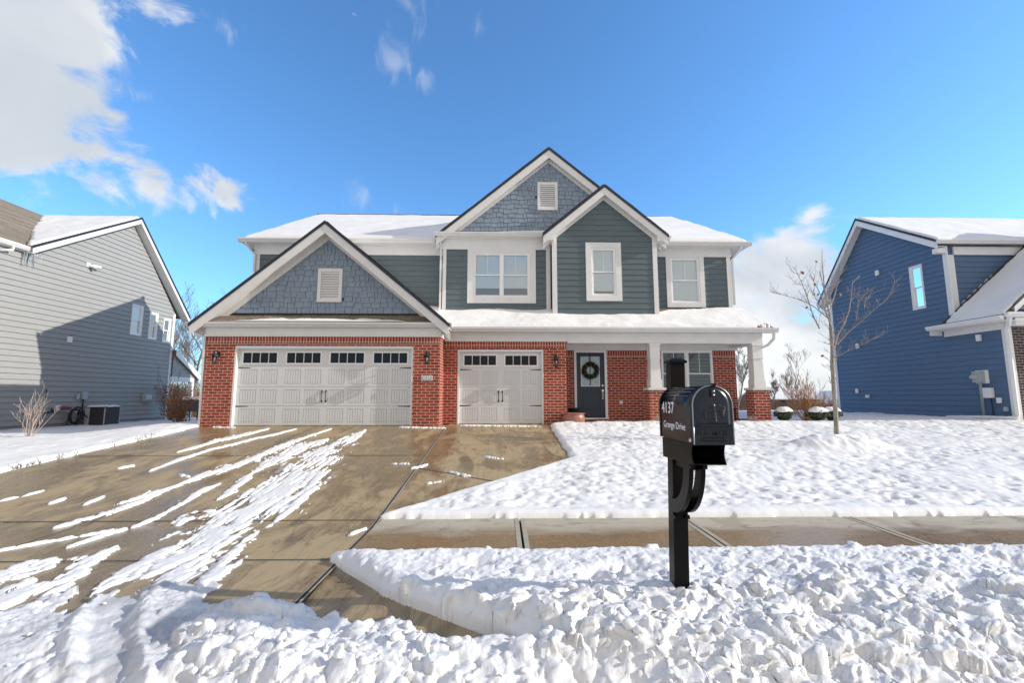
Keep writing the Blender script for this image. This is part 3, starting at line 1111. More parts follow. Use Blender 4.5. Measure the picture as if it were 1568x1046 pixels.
TRACKS = [
    ([(-5.97, 11.92), (-6.34, 10.37), (-6.45, 9.29)], .20, .10), ([(-5.26, 11.91), (-5.65, 10.64), (-5.95, 9.5), (-5.97, 8.69), (-5.89, 7.92)], .14, .09),
    ([(-4.4, 11.9), (-4.6, 10.22), (-4.69, 8.86), (-4.8, 7.91), (-4.88, 7.15), (-5.0, 6.64), (-5.15, 6.29)], .20, .11), ([(-4.85, 6.8), (-4.96, 6.06), (-5.04, 5.81), (-5.11, 5.52)], .14, .12),
    ([(-4.3, 7.24), (-4.38, 6.85), (-4.3, 6.32), (-4.25, 5.84), (-4.29, 5.5)], .09, .07), ([(-4.29, 5.5), (-4.34, 5.17), (-4.34, 4.81)], .06, .04),
    ([(-4.0, 10.62), (-4.22, 9.72), (-4.21, 8.67), (-4.16, 7.83)], .32, .22), ([(-4.16, 7.83), (-3.91, 6.78), (-3.89, 6.47)], .10, .07),
    ([(-3.46, 11.72), (-3.56, 9.48), (-3.3, 7.67), (-3.21, 6.67), (-3.13, 5.9), (-3.1, 5.38), (-2.96, 4.78), (-2.71, 4.13), (-2.59, 3.6)], .62, .34),
    ([(-3.01, 8.05), (-2.81, 6.88), (-2.73, 6.16), (-2.69, 5.69)], .12, .10), ([(-2.7, 5.37), (-2.61, 4.77), (-2.43, 4.12), (-2.38, 3.8)], .14, .12),
    ([(-3.68, 6.08), (-3.82, 5.91), (-3.81, 5.59)], .18, .16), ([(-3.29, 4.83), (-3.25, 4.5), (-3.19, 4.2), (-3.05, 3.7)], .14, .14),
    ([(-3.84, 4.84), (-3.83, 4.58), (-3.6, 4.15), (-3.22, 3.5)], .17, .14), ([(-4.13, 4.52), (-4.18, 4.33), (-4.14, 4.05), (-4.3, 3.9)], .20, .20),
    ([(-3.87, 4.04), (-3.76, 3.8), (-3.54, 3.3)], .2, .2), ([(-6.63, 6.93), (-6.73, 6.45)], .05, .04), ([(-6.47, 8.34), (-6.53, 8.09)], .07, .07),
    ([(-6.04, 6.6), (-6.03, 6.35)], .04, .04), ([(-5.54, 6.67), (-5.54, 6.31)], .04, .04), ([(-.35, 8.91), (.04, 8.71)], .05, .06),
    ([(-.9, 7.86), (-.5, 7.56)], .06, .07), ([(-1.57, 8.03), (-1.32, 8.36)], .06, .07), ([(-1.17, 7.17), (-.88, 7.36)], .03, .03),
    ([(-2.81, 6.88), (-2.67, 7.0)], .05, .04), ([(-2.05, 8.41), (-1.64, 8.37)], .03, .03), ([(-2.75, 12.15), (-1.43, 11.95)], .09, .07),
    ([(-1.2, 12.4), (1.03, 12.2)], .10, .08), ([(-1.67, 5.17), (-1.54, 5.45)], .03, .03), ([(-7.6, 12.2), (-6.9, 12.1)], .06, .05), ([(-4.35, 5.5), (-4.9, 4.7)], .05, .03),
    ([(-5.0, 7.6), (-5.3, 7.75)], .05, .04), ([(-7.4, 5.6), (-7.5, 5.0)], .05, .05), ([(-6.4, 5.1), (-6.2, 4.6), (-6.3, 4.3)], .08, .10)]


def drive_snow():
    ys = [3.2]
    while ys[-1] < 12.9: ys.append(ys[-1] + min(.0042 * ys[-1], .03))
    ys = np.array(ys)
    xs = np.linspace(-8.2, 1.4, 640)
    X, Y = np.meshgrid(xs, ys)
    wx = X + (fbm(X * 1.3, Y * .8, 3, 80) - .5) * .16
    D = np.full(X.shape, -1.0)
    for pts, w0, w1 in TRACKS:
        lo, hi = min(p[1] for p in pts) - 1.0, max(p[1] for p in pts) + 1.0
        j0, j1 = np.searchsorted(ys, lo), np.searchsorted(ys, hi)
        xx, yy = wx[j0:j1], Y[j0:j1]
        best = np.full(xx.shape, -9.0)
        for i in range(len(pts) - 1):
            ax, ay = pts[i]
            bx, by = pts[i + 1]
            dx, dy = bx - ax, by - ay
            t = np.clip(((xx - ax) * dx + (yy - ay) * dy) / (dx * dx + dy * dy), 0, 1)
            f = (i + t) / (len(pts) - 1)
            hw = (w0 + (w1 - w0) * f) * .72 * np.clip(1 - (np.abs(f - .5) * 2) ** 2.2, .02, 1) ** .6
            dd = np.sqrt((xx - ax - t * dx) ** 2 + (yy - ay - t * dy) ** 2)
            best = np.maximum(best, 1 - dd / hw)
        D[j0:j1] = np.maximum(D[j0:j1], best)
    stre = (fbm(wx * 16, Y * 1.6, 4, 81) - .5) + .45 * (fbm(wx * 38 + Y * 2, Y * 1.3, 3, 86) - .5)
    pat = fbm(X * 5, Y * 3.2, 5, 82) - .5
    big = (D > -.3)
    heavy = sst(-np.abs(X + 3.2 + (Y - 8) * -.02), -.55, -.25)
    crumb = fbm(X * 17, Y * 13, 4, 85) - .5
    T = D * 1.15 + stre * (1.8 + 1.7 * heavy) + pat * (.9 + 2.1 * heavy) + crumb * 1.6 + .10 * (1 - heavy) + (fbm(X * 42, Y * 30, 2, 88) - .5) * .9 - .08 - .04 * heavy
    T = np.where(D > -.95, T, -1)
    # thin icy film remains
    thick = np.clip(T, 0, .8) ** .9 * .032
    Z = terr(X, Y) + .006 + thick
    inside = X < np.interp(Y, [3, 5.8, 8.71, 12.9], [-1.3, -1.45, 1.3, 1.2])
    act = (T > .03) & inside & (Y < 12.9)
    Z = np.where(act, Z + (fbm(X * 24, Y * 24, 2, 83) - .5) * .006, terr(X, Y) - .02)
    o = grid_mesh('driveway_snow', X, Y, Z, 'snow_bank', act)
    tag(o, 'broken white snow streaks left along tyre tracks on the driveway', 'snow', kind='stuff')
    # trampled grey slush film along the streaks
    F = D * .8 + stre * 2.6 + (fbm(X * 9, Y * 2.2, 4, 87) - .5) * 2.2 - .02
    act = (F > .16) & (D > -.9) & inside & (Y < 12.8) & (T <= .04)
    o = grid_mesh('driveway_slush', X, Y, np.where(act, terr(X, Y) + .0065, terr(X, Y) - .01), 'slush', act)
    tag(o, 'thin grey slush film beside the snow streaks of the driveway', 'slush', kind='stuff')


drive_snow()


# ------------------------------------------------------------------ shared building parts
def window(parent, kind, c, u0, u1, z0, z1, trim=.11, mull=0, trimmat='trim', blinds='full', pane='glass', grille=True, sill=0.0, proud=.04, top_trim=None, name='window', depth=.06, blind_drop=1.0, room=True):
    """u0..z1 = vinyl frame outline; wall hole must be the same rectangle. proud = trim in front of wall plane"""
    P = plane(kind, c)

    def bx(mb, a, b, y0, y1, z_0, z_1):
        lo = [P(a, z_0, y0), P(b, z_0, y0), P(b, z_0, y1), P(a, z_0, y1)]
        hi = [P(a, z_1, y0), P(b, z_1, y0), P(b, z_1, y1), P(a, z_1, y1)]
        mb.hexa(lo, hi)
    mb = MB()
    fw = .045
    n = mull + 1
    w = (u1 - u0)
    # frame ring and mullions
    bx(mb, u0, u0 + fw, -depth, .012, z0, z1)
    bx(mb, u1 - fw, u1, -depth, .012, z0, z1)
    bx(mb, u0 + fw, u1 - fw, -depth, .012, z0, z0 + fw)
    bx(mb, u0 + fw, u1 - fw, -depth, .012, z1 - fw, z1)
    cells = []
    cw = w / n
    for i in range(1, n): bx(mb, u0 + i * cw - .04, u0 + i * cw + .04, -depth, .010, z0 + fw, z1 - fw)
    for i in range(n):
        a = u0 + i * cw + (fw if i == 0 else .04)
        b = u0 + (i + 1) * cw - (fw if i == n - 1 else .04)
        cells.append((a, b))
    win = mb.build(name, 'vinyl', parent)
    if trim:
        mb = MB()
        tt = top_trim or trim
        bx(mb, u0 - trim, u0, -.01, proud, z0 - trim, z1 + tt)
        bx(mb, u1, u1 + trim, -.01, proud, z0 - trim, z1 + tt)
        bx(mb, u0, u1, -.01, proud, z1, z1 + tt)
        bx(mb, u0, u1, -.01, proud, z0 - trim, z0)
        mb.build('frame', trimmat, win)
    mb, pm, bm, gm = MB(), MB(), MB(), MB()
    zm = z0 + (z1 - z0) * .5
    for a, b in cells:
        # upper sash proud, lower sash set back
        for (s0, s1, d0, d1) in ((zm - .02, z1 - fw, -.035, -.008), (z0 + fw, zm + .02, -.058, -.037)):
            r = .028
            bx(mb, a, a + r, d0, d1, s0, s1)
            bx(mb, b - r, b, d0, d1, s0, s1)
            bx(mb, a + r, b - r, d0, d1, s1 - r, s1)
            bx(mb, a + r, b - r, d0, d1, s0, s0 + r + .008)
            pm.face([P(a + r, s0 + r, (d0 + d1) / 2), P(b - r, s0 + r, (d0 + d1) / 2), P(b - r, s1 - r, (d0 + d1) / 2), P(a + r, s1 - r, (d0 + d1) / 2)])
        if grille:
            mu = (a + b) / 2
            bx(gm, mu - .008, mu + .008, -.028, -.017, zm + .01, z1 - fw - .028)
        if blinds:
            zz = z1 - fw - .03
            end = z0 + fw + (1 - blind_drop) * (z1 - z0)
            while zz > end:
                yb_, yf_, dz_ = (-.125, -.085, .008) if blinds == 'open' else (-.086, -.068, .042)
                lo = [P(a + .004, zz, yb_), P(b - .004, zz, yb_), P(b - .004, zz + dz_, yf_), P(a + .004, zz + dz_, yf_)]
                hi = [(p[0], p[1], p[2] + .003) for p in lo]
                bm.hexa(lo, hi)
                zz -= .046
    mb.build('sash', 'vinyl', win)
    pm.build('pane', pane, win)
    if grille: gm.pieces('grille', 'vinyl', win)
    if blinds: bm.build('blind', 'blind', win)
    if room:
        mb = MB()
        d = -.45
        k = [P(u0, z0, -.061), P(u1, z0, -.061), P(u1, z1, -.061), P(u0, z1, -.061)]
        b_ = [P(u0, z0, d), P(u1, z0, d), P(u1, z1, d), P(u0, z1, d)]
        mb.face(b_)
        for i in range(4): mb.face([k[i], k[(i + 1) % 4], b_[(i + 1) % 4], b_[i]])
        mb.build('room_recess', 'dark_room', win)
    return win


def wallpoly(mb, P, poly, holes=(), thick=.12, mi=0):
    """flat wall sheet with rectangular holes and reveals"""
    zs = sorted({min(p[1] for p in poly), max(p[1] for p in poly)} | {z for h in holes for z in (h[2], h[3])})
    for a, b in zip(zs[:-1], zs[1:]):
        pl = band(poly, a, b)
        if len(pl) < 3: continue
        for pp in minus_holes(pl, holes, a, b):
            if len(pp) > 2: mb.face([P(u, z, 0) for u, z in pp], mi)
    for (a, b, z0, z1) in holes:
        for (p, q) in (((a, z0), (b, z0)), ((b, z0), (b, z1)), ((b, z1), (a, z1)), ((a, z1), (a, z0))):
            mb.face([P(*p, 0), P(*q, 0), P(*q, -thick), P(*p, -thick)], mi)


def gutter_x(parent, x0, x1, y, z, name='gutter', mat='gutter'):
    """K-style gutter along X, back at y, top at z, projecting to -Y"""
    prof = [(y, z - .125), (y - .07, z - .125), (y - .105, z - .055), (y - .125, z - .045), (y - .125, z), (y - .115, z), (y - .115, z - .03), (y - .012, z - .03), (y - .012, z), (y, z)]
    mb = MB()
    # split in outline strips (non convex): outer and inner shells
    for p, q in zip(prof, prof[1:] + prof[:1]):
        mb.face([(x0, p[0], p[1]), (x1, p[0], p[1]), (x1, q[0], q[1]), (x0, q[0], q[1])])
    for x in (x0, x1):
        mb.face([(x, p[0], p[1]) for p in (prof[0], prof[1], prof[2], prof[3], prof[4], prof[9])])
    return mb.build(name, mat, parent)


def gable_roof(parent, xc, hw, zp, ze, yf, yb, yw, wall_mat, th=.06, rake=.20, names=True, edge=.05):
    """front-facing gable roof: returns roof object; yw = wall plane behind the rake overhang"""
    s = (zp - ze) / hw
    mb = MB()
    up = th * math.sqrt(1 + s * s)
    for sg in (-1, 1):
        e = (xc + sg * hw, ze)
        p = (xc, zp)
        lo = [(e[0], yf, e[1] - up), (p[0], yf, p[1] - up), (p[0], yb, p[1] - up), (e[0], yb, e[1] - up)]
        hi = [(e[0], yf, e[1]), (p[0], yf, p[1]), (p[0], yb, p[1]), (e[0], yb, e[1])]
        mb.hexa(lo, hi)
    roof = mb.build('roof', 'shingle', parent)
    # dark drip edge following the rake, proud of the shingles
    mb = MB()
    for sg in (-1, 1):
        a, b = (xc + sg * (hw + .03), ze - .03 * s), (xc, zp)
        lo = [(a[0], yf - .028, a[1] - up), (b[0], yf - .028, b[1] - up), (b[0], yf - .003, b[1] - up), (a[0], yf - .003, a[1] - up)]
        hi = [(x, y, z + up + .015) for x, y, z in lo]
        mb.hexa(lo, hi)
    mb.pieces('drip_edge', 'edge', roof)
    # rake board
    mb = MB()
    rb = rake * math.sqrt(1 + s * s)
    for sg in (-1, 1):
        a, b = (xc + sg * hw, ze), (xc, zp)
        lo = [(a[0], yf - .002, a[1] - up - .001), (b[0], yf - .002, b[1] - up - .001), (b[0], yf + .028, b[1] - up - .001), (a[0], yf + .028, a[1] - up - .001)]
        z1 = rb
        bot = [(x, y, z - z1) for x, y, z in lo]
        mb.hexa(bot, lo)
    mb.pieces('rake_board', 'trim', roof)
    # soffit and frieze under the rake, back to the wall
    mb = MB()
    for sg in (-1, 1):
        a, b = (xc + sg * hw, ze), (xc, zp)
        d = up + rb * .55
        lo = [(a[0], yf + .029, a[1] - d), (b[0], yf + .029, b[1] - d), (b[0], yw + .01, b[1] - d), (a[0], yw + .01, a[1] - d)]
        hi = [(x, y, z + .02) for x, y, z in lo]
        mb.hexa(lo, hi)
        # frieze board on the wall
        f0 = [(a[0], yw - .035, a[1] - d - .001), (b[0], yw - .035, b[1] - d - .001), (b[0], yw - .002, b[1] - d - .001), (a[0], yw - .002, a[1] - d - .001)]
        f1 = [(x, y, z - .15 * math.sqrt(1 + s * s)) for x, y, z in f0]
        mb.hexa(f1, f0)
    mb.pieces('soffit', 'trim', roof)
    return roof


def downspout(parent, path, r=.042, mat='gutter', name='downspout'):
    mb = MB()
    mb.tube(path, r, 4, square=True)
    return mb.build(name, mat, parent)


def lamp(parent, x, y, z):
    """wall lantern hanging on a brick face at plane y"""
    mb = MB()
    mb.box(x - .05, x + .05, y - .02, y, z + .02, z + .16)
    mb.tube([(x, y - .02, z + .12), (x, y - .08, z + .19), (x, y - .14, z + .16)], .012, 6)
    mb.lathe(x, y - .14, [(.02, z + .17), (.035, z + .15), (.05, z + .10), (.085, z + .05), (.088, z + .035), (.06, z + .035)], 6)
    mb.lathe(x, y - .14, [(.05, z - .15), (.055, z - .14), (.045, z - .165), (.015, z - .185)], 6)
    for k in range(4):
        a = math.pi / 4 + k * math.pi / 2
        mb.tube([(x + .052 * math.cos(a), y - .14 + .052 * math.sin(a), z - .145), (x + .066 * math.cos(a), y - .14 + .066 * math.sin(a), z + .04)], .006, 4)
    o = mb.build('wall_lamp', 'black_iron', parent)
    mb = MB()
    mb.lathe(x, y - .14, [(.045, z - .14), (.060, z + .035)], 12)
    mb.build('lamp_glass', 'glass_lamp', o, True)
    mb = MB()
    mb.lathe(x, y - .14, [(.006, z - .08), (.02, z - .06), (.02, z - .02), (.008, z + .01)], 8)
    mb.build('bulb', 'vinyl', o, True)
    return o


def garage_door(parent, x0, x1, y, z0, z1, nwin):
    """sectional carriage-style door with its leaf plane at y, in front of y the recess"""
    W, H = x1 - x0, z1 - z0
    mb = MB()
    mb.box(x0, x1, y, y + .04, z0, z1, 1)
    rows = [z0, z0 + H * .25, z0 + H * .5, z0 + H * .765, z1]
    npan = nwin * 2
    wp = W / npan
    hol = []
    for r in range(3):
        a, b = rows[r] + .006, rows[r + 1] - .006
        f = y - .016
        # rails
        mb.box(x0, x1, f, y - .0005, a, a + .07, 0)
        mb.box(x0, x1, f, y - .0005, b - .07, b, 0)
        for i in range(npan):
            u0, u1 = x0 + i * wp, x0 + (i + 1) * wp
            s = .10
            sl_ = s if i % 2 == 0 else s * .55
            sr = s if i % 2 == 1 else s * .55
            mb.box(u0 if i == 0 else u0 + .0, u0 + sl_, f, y - .0005, a + .07, b - .07, 0)
            mb.box(u1 - sr, u1, f, y - .0005, a + .07, b - .07, 0)
            p0, p1 = u0 + sl_ + .014, u1 - sr - .014
            n = 6
            pw = (p1 - p0) / n
            for k in range(n): mb.box(p0 + k * pw + (.006 if k else 0), p0 + (k + 1) * pw - (.006 if k < n - 1 else 0), f + .002, y - .0005, a + .084, b - .084, 0)
    a, b = rows[3] + .006, rows[4]
    ww = W / nwin
    f = y - .010
    door = mb.build('garage_door', ['gdoor', 'gdoor'], parent)
    mb = MB()
    wins = []
    gl = .028
    for i in range(nwin):
        c = x0 + (i + .5) * ww
        w0, w1 = c - ww * .415, c + ww * .415
        wz0, wz1 = a + .055, b - .075
        wins.append((w0, w1, wz0, wz1))
    # top section as pieces round the windows
    mb.box(x0, x1, f, y - .0005, a, wins[0][2])
    mb.box(x0, x1, f, y - .0005, wins[0][3], b)
    prev = x0
    for w in wins:
        mb.box(prev, w[0], f, y - .0005, w[2], w[3])
        prev = w[1]
    mb.box(prev, x1, f, y - .0005, a + .055, wins[0][3])
    mb.build('top_section', 'gdoor', door)
    for w0, w1, wz0, wz1 in wins:
        mb = MB()
        r = .035
        mb.box(w0, w0 + r, y - .026, y - .002, wz0, wz1)
        mb.box(w1 - r, w1, y - .026, y - .002, wz0, wz1)
        mb.box(w0 + r, w1 - r, y - .026, y - .002, wz0, wz0 + r)
        mb.box(w0 + r, w1 - r, y - .026, y - .002, wz1 - r, wz1)
        for k in (1, 2, 3):
            m_ = w0 + r + (w1 - w0 - 2 * r) * k / 4
            mb.box(m_ - .008, m_ + .008, y - .020, y - .006, wz0 + r, wz1 - r)
        mb.build('window_frame', 'vinyl', door)
        mb = MB()
        mb.face([(w0 + r, y - .005, wz0 + r), (w1 - r, y - .005, wz0 + r), (w1 - r, y - .005, wz1 - r), (w0 + r, y - .005, wz1 - r)])
        mb.build('pane', 'door_glass', door)
    xm = (x0 + x1) / 2
    for sg in (-1, 1):
        mb = MB()
        hx = xm + sg * .055
        mb.tube([(hx, f - .005, rows[1] + .12), (hx, f - .045, rows[1] + .17), (hx, f - .045, rows[1] + .36), (hx, f - .005, rows[1] + .41)], .011, 6)
        mb.lathe(hx, f - .006, [(.004, rows[1] + .43), (.022, rows[1] + .41), (.022, rows[1] + .37)], 6)
        mb.lathe(hx, f - .006, [(.022, rows[1] + .15), (.022, rows[1] + .11), (.004, rows[1] + .09)], 6)
        mb.build('handle', 'black_iron', door)
        for zr in (rows[3] - .035, rows[1] - .01):
            mb = MB()
            e = x1 if sg > 0 else x0
            ln = .34
            t0 = (e - sg * .02)
            t1 = e - sg * ln
            lo = [(t0, f - .008, zr - .018), (t1, f - .008, zr - .008), (t1, f - .001, zr - .008), (t0, f - .001, zr - .018)]
            hi = [(t0, f - .008, zr + .018), (t1, f - .008, zr + .008), (t1, f - .001, zr + .008), (t0, f - .001, zr + .018)]
            mb.hexa(lo, hi)
            mb.build('strap_hinge', 'black_iron', door)
    return door


M['door_glass'] = NT('garage_glass').set((.008, .009, .012), .04, spec=.25).m


def vent(parent, P, u0, u1, z0, z1):
    def bx(mb, a, b, y0, y1, c, d):
        mb.hexa([P(a, c, y0), P(b, c, y0), P(b, c, y1), P(a, c, y1)], [P(a, d, y0), P(b, d, y0), P(b, d, y1), P(a, d, y1)])
    mb = MB()
    t = .09
    bx(mb, u0, u0 + t, .01, .055, z0, z1)
    bx(mb, u1 - t, u1, .01, .055, z0, z1)
    bx(mb, u0 + t, u1 - t, .01, .055, z0, z0 + t)
    bx(mb, u0 + t, u1 - t, .01, .055, z1 - t, z1)
    v = mb.build('gable_vent', 'trim', parent)
    mb = MB()
    n = 11
    a, b = u0 + t + .002, u1 - t - .002
    h = (z1 - z0 - 2 * t) / n
    for i in range(n):
        z = z0 + t + i * h
        lo = [P(a, z, .048), P(b, z, .048), P(b, z + h * .95, .018), P(a, z + h * .95, .018)]
        mb.hexa(lo, [(p[0], p[1], p[2] + .007) for p in lo])
    mb.build('louvre', 'trim', v)
    mb = MB()
    mb.face([P(a, z0 + t, .012), P(b, z0 + t, .012), P(b, z1 - t, .012), P(a, z1 - t, .012)])
    mb.build('vent_backing', 'ac_grey', v)


# ------------------------------------------------------------------ the brick house
YA, YB, YC, YG, YM = 12.30, 13.05, 14.0, 13.70, 14.35


def brick_house():
    H = thing('brick_house', 'two storey red brick and teal sided house with two garage doors and three gables', 'house', (-.2, 15.5, .70))
    # --- garage A body
    hA = (-7.20, -2.42, .74, 2.87)
    mb = MB()
    P = plane('front', YA)
    wallpoly(mb, P, [(-7.96, .60), (-1.70, .60), (-1.70, 2.92), (-7.96, 2.92)], [(-7.20, -2.42, .60, 2.87)], .14)
    mb.face([(-1.70, YA, .6), (-1.70, YB + .002, .6), (-1.70, YB + .002, 3.12), (-1.70, YA, 3.12)])
    mb.face([(-7.96, YA, .4), (-7.96, 20.8, .4), (-7.96, 20.8, 3.4), (-7.96, YA, 3.4)])
    for a, b in ((-7.96, -7.20), (-2.42, -1.70)): pass
    mb.build('brick_wall', 'brick', H)
    mb = MB()
    mb.box(-7.962, -1.698, YA - .003, YA + .10, 2.921, 3.115)
    mb.pieces('soldier_course', 'soldier', H)
    # trim round the door reveal
    mb = MB()
    mb.box(-7.198, -7.15, YA + .02, YA + .125, .735, 2.868)
    mb.box(-2.47, -2.422, YA + .02, YA + .125, .735, 2.868)
    mb.box(-7.15, -2.47, YA + .02, YA + .125, 2.80, 2.868)
    mb.pieces('door_casing', 'trim_white', H)
    garage_door(H, -7.15, -2.47, YA + .135, .745, 2.80, 4)
    # frieze board
    mb = MB()
    mb.box(-7.99, -1.67, YA - .03, YA + .05, 3.117, 3.35)
    mb.box(-1.70, -1.67, YA + .051, YB + .3, 3.117, 3.35)
    mb.box(-8.40, -1.45, YA - .06, YA + .6, 3.352, 3.372)
    mb.pieces('frieze_board', 'trim', H)
    gutter_x(H, -8.45, -1.38, YA - .06, 3.49)
    # --- garage B body
    mb = MB()
    P = plane('front', YB)
    wallpoly(mb, P, [(-1.698, .60), (1.83, .60), (1.83, 2.895), (-1.698, 2.895)], [(-1.30, 1.17, .60, 2.86)], .14)
    mb.face([(1.83, YB, .6), (1.83, YM, .6), (1.83, YM, 3.1), (1.83, YB, 3.1)])
    mb.build('brick_wall', 'brick', H)
    mb = MB()
    mb.box(-1.697, 1.832, YB - .003, YB + .1, 2.896, 3.085)
    mb.pieces('soldier_course', 'soldier', H)
    mb = MB()
    mb.box(-1.298, -1.25, YB + .02, YB + .125, .735, 2.858)
    mb.box(1.12, 1.168, YB + .02, YB + .125, .735, 2.858)
    mb.box(-1.25, 1.12, YB + .02, YB + .125, 2.80, 2.858)
    mb.pieces('door_casing', 'trim_white', H)
    garage_door(H, -1.25, 1.12, YB + .135, .745, 2.80, 2)
    mb = MB()
    mb.box(-1.668, 1.86, YB - .03, YB + .05, 3.087, 3.35)
    mb.pieces('frieze_board', 'trim', H)
    # --- porch wall
    win = (5.03, 6.68, 1.50, 2.97)
    door = (2.25, 3.29, .84, 2.97)
    mb = MB()
    P = plane('front', YM)
    wallpoly(mb, P, [(1.832, .62), (7.42, .62), (7.42, 2.77), (1.832, 2.77)], [(win[0], win[1], win[2], 2.77), (door[0], door[1], door[2], 2.77)], .12)
    mb.face([(7.42, YM, .4), (7.42, 20.8, .4), (7.42, 20.8, 3.2), (7.42, YM, 3.2)])
    mb.build('brick_wall', 'brick', H)
    mb = MB()
    for a, b in ((1.834, door[0]), (door[1], win[0]), (win[1], 7.422)): mb.box(a, b, YM - .003, YM + .1, 2.771, 2.97)
    mb.pieces('soldier_course', 'soldier', H)
    mb = MB()
    mb.box(1.86, 7.5, YM - .02, YM + .1, 2.972, 3.14)
    mb.pieces('frieze_board', 'trim', H)
    window(H, 'front', YM, *win, trim=0, mull=1, blinds='open', pane='glass_dark')
    # front door
    mb = MB()
    mb.box(door[0], 2.325, YM - .03, YM + .1, .85, 2.968)
    mb.box(3.215, door[1], YM - .03, YM + .1, .85, 2.968)
    mb.box(2.325, 3.215, YM - .03, YM + .1, 2.90, 2.968)
    fr = mb.build('door_frame', 'trim_white', H)
    mb = MB()
    mb.box(2.22, 3.32, YM - .06, YM + .1, .815, .849)
    mb.build('threshold', 'trim_white', H)
    mb = MB()
    y = YM + .045
    dx0, dx1, dz0, dz1 = 2.327, 3.213, .852, 2.898
    gx0, gx1, gz0, gz1 = 2.47, 3.07, 1.83, 2.78
    mb.box(dx0, gx0, y, y + .045, dz0, dz1)
    mb.box(gx1, dx1, y, y + .045, dz0, dz1)
    mb.box(gx0, gx1, y, y + .045, gz1, dz1)
    mb.box(gx0, gx1, y, y + .045, 1.70, gz0)
    mb.box(gx0, gx1, y, y + .045, dz0, 1.10)
    mb.box(gx0, gx1, y + .018, y + .045, 1.10, 1.70)
    mb.box(gx0 + .06, gx1 - .06, y + .006, y + .0178, 1.16, 1.64)
    d = mb.build('front_door', 'navy', H, bevel=.004)
    mb = MB()
    for a, b, c, e in ((gx0, gx0 + .025, gz0, gz1), (gx1 - .025, gx1, gz0, gz1), (gx0 + .025, gx1 - .025, gz0, gz0 + .025), (gx0 + .025, gx1 - .025, gz1 - .025, gz1)): mb.box(a, b, y - .006, y + .03, c, e)
    mb.build('glazing_bead', 'trim_white', d)
    mb = MB()
    mb.box(2.757, 2.783, y + .001, y + .028, gz0 + .025, gz1 - .025)
    mb.build('glazing_bar', 'navy', d)
    mb = MB()
    mb.face([(gx0 + .02, y + .02, gz0 + .02), (gx1 - .02, y + .02, gz0 + .02), (gx1 - .02, y + .02, gz1 - .02), (gx0 + .02, y + .02, gz1 - .02)])
    mb.build('pane', 'door_lite', d)
    mb = MB()
    mb.lathe(0, 0, [(.03, 0), (.03, .012)], 16)
    mb2 = MB()
    for zc, r in ((1.86, .028), (1.70, .034)):
        ring = [(3.15 + r * math.cos(t * math.pi / 8), y - .028, zc + r * math.sin(t * math.pi / 8)) for t in range(16)]
        mb2.hexa(ring, [(a, y - .001, c) for a, _, c in ring])
    mb2.box(3.13, 3.17, y - .012, y - .0005, 1.44, 1.72)
    mb2.tube([(3.15, y - .012, 1.66), (3.15, y - .06, 1.62), (3.15, y - .06, 1.50), (3.15, y - .012, 1.46)], .011, 6)
    mb2.build('handle', 'chrome', d)
    # porch floor
    mb = MB()
    mb.box(1.86, 7.68, 12.99, YM - .002, .45, .71)
    mb.build('porch_floor', 'concrete_pale', H, bevel=.01)
    # ceiling, beam
    mb = MB()
    mb.box(1.862, 7.55, YB + .3, YM - .022, 3.14, 3.16)
    mb.build('porch_ceiling', 'trim_white', H)
    mb = MB()
    mb.box(1.862, 7.56, YB - .03, YB + .28, 3.05, 3.35)
    mb.box(1.863, 7.565, YB - .045, YB - .031, 3.26, 3.345)
    mb.box(7.26, 7.56, YB + .281, YM - .022, 3.05, 3.35)
    mb.pieces('porch_beam', 'trim', H)
    # shed roof over porch and garage B
    z_at = lambda yy: 3.475 + .575 * (yy - 12.86)
    mb = MB()
    A, B, C, D = (-2.5, 12.86, z_at(12.86)), (7.86, 12.86, z_at(12.86)), (7.70, 14.36, z_at(14.36)), (-2.5, 14.36, z_at(14.36))
    slab(mb, A, B, C, D, .05)
    rf = mb.build('roof', 'shingle', H)

    def fn(u, v, Pp):
        x = Pp[..., 0]
        e = .025 + .085 * fbm(x * 1.3, v * 2.5, 4, 90)
        t = e * sst(v, 0, .02 + .06 * fbm(x * 2.3, x * 0, 3, 89)) + .012
        cut = 1 - .10 * fbm(x * 1.3, x * 0, 3, 91)
        cut = np.where(x > 4.75, .80 - .16 * (1 - sst(x, 4.8, 5.3)) + .03 * (fbm(x * 3, x * 0, 3, 92) - .5) + .14 * sst(x, 5.0, 7.6), cut)
        cut = np.where((x > -.5) & (x < 1.45), cut * 1.0 + .1, cut)
        rag = np.where((x > 7.35) & (v < .16) & (fbm(x * 9, v * 20, 3, 93) > .52), -1, 1)
        edge = (7.70 + .14 * (1 - v)) - x
        t = np.where((v < cut) & (edge > .05 + .06 * fbm(v * 9, v * 0, 2, 94)), t, -1)
        return np.where(rag < 0, -1, t)
    snow_on('snow_cover', A, B, C, D, 700, 90, fn, rf)
    gutter_x(H, -1.55, 7.90, 12.845, 3.465)
    mb = MB()
    mb.box(-1.55, 7.86, 12.846, YB + .02, 3.352, 3.375)
    mb.pieces('soffit', 'trim', H)
    # side triangle of the shed roof
    mb = MB()
    mb.extrude_x([(12.87, 3.37), (14.35, 3.37), (14.35, z_at(14.36) - .06), (12.87, z_at(12.87) - .06)], 7.57, 7.66)
    mb.pieces('rake_board', 'trim', H)
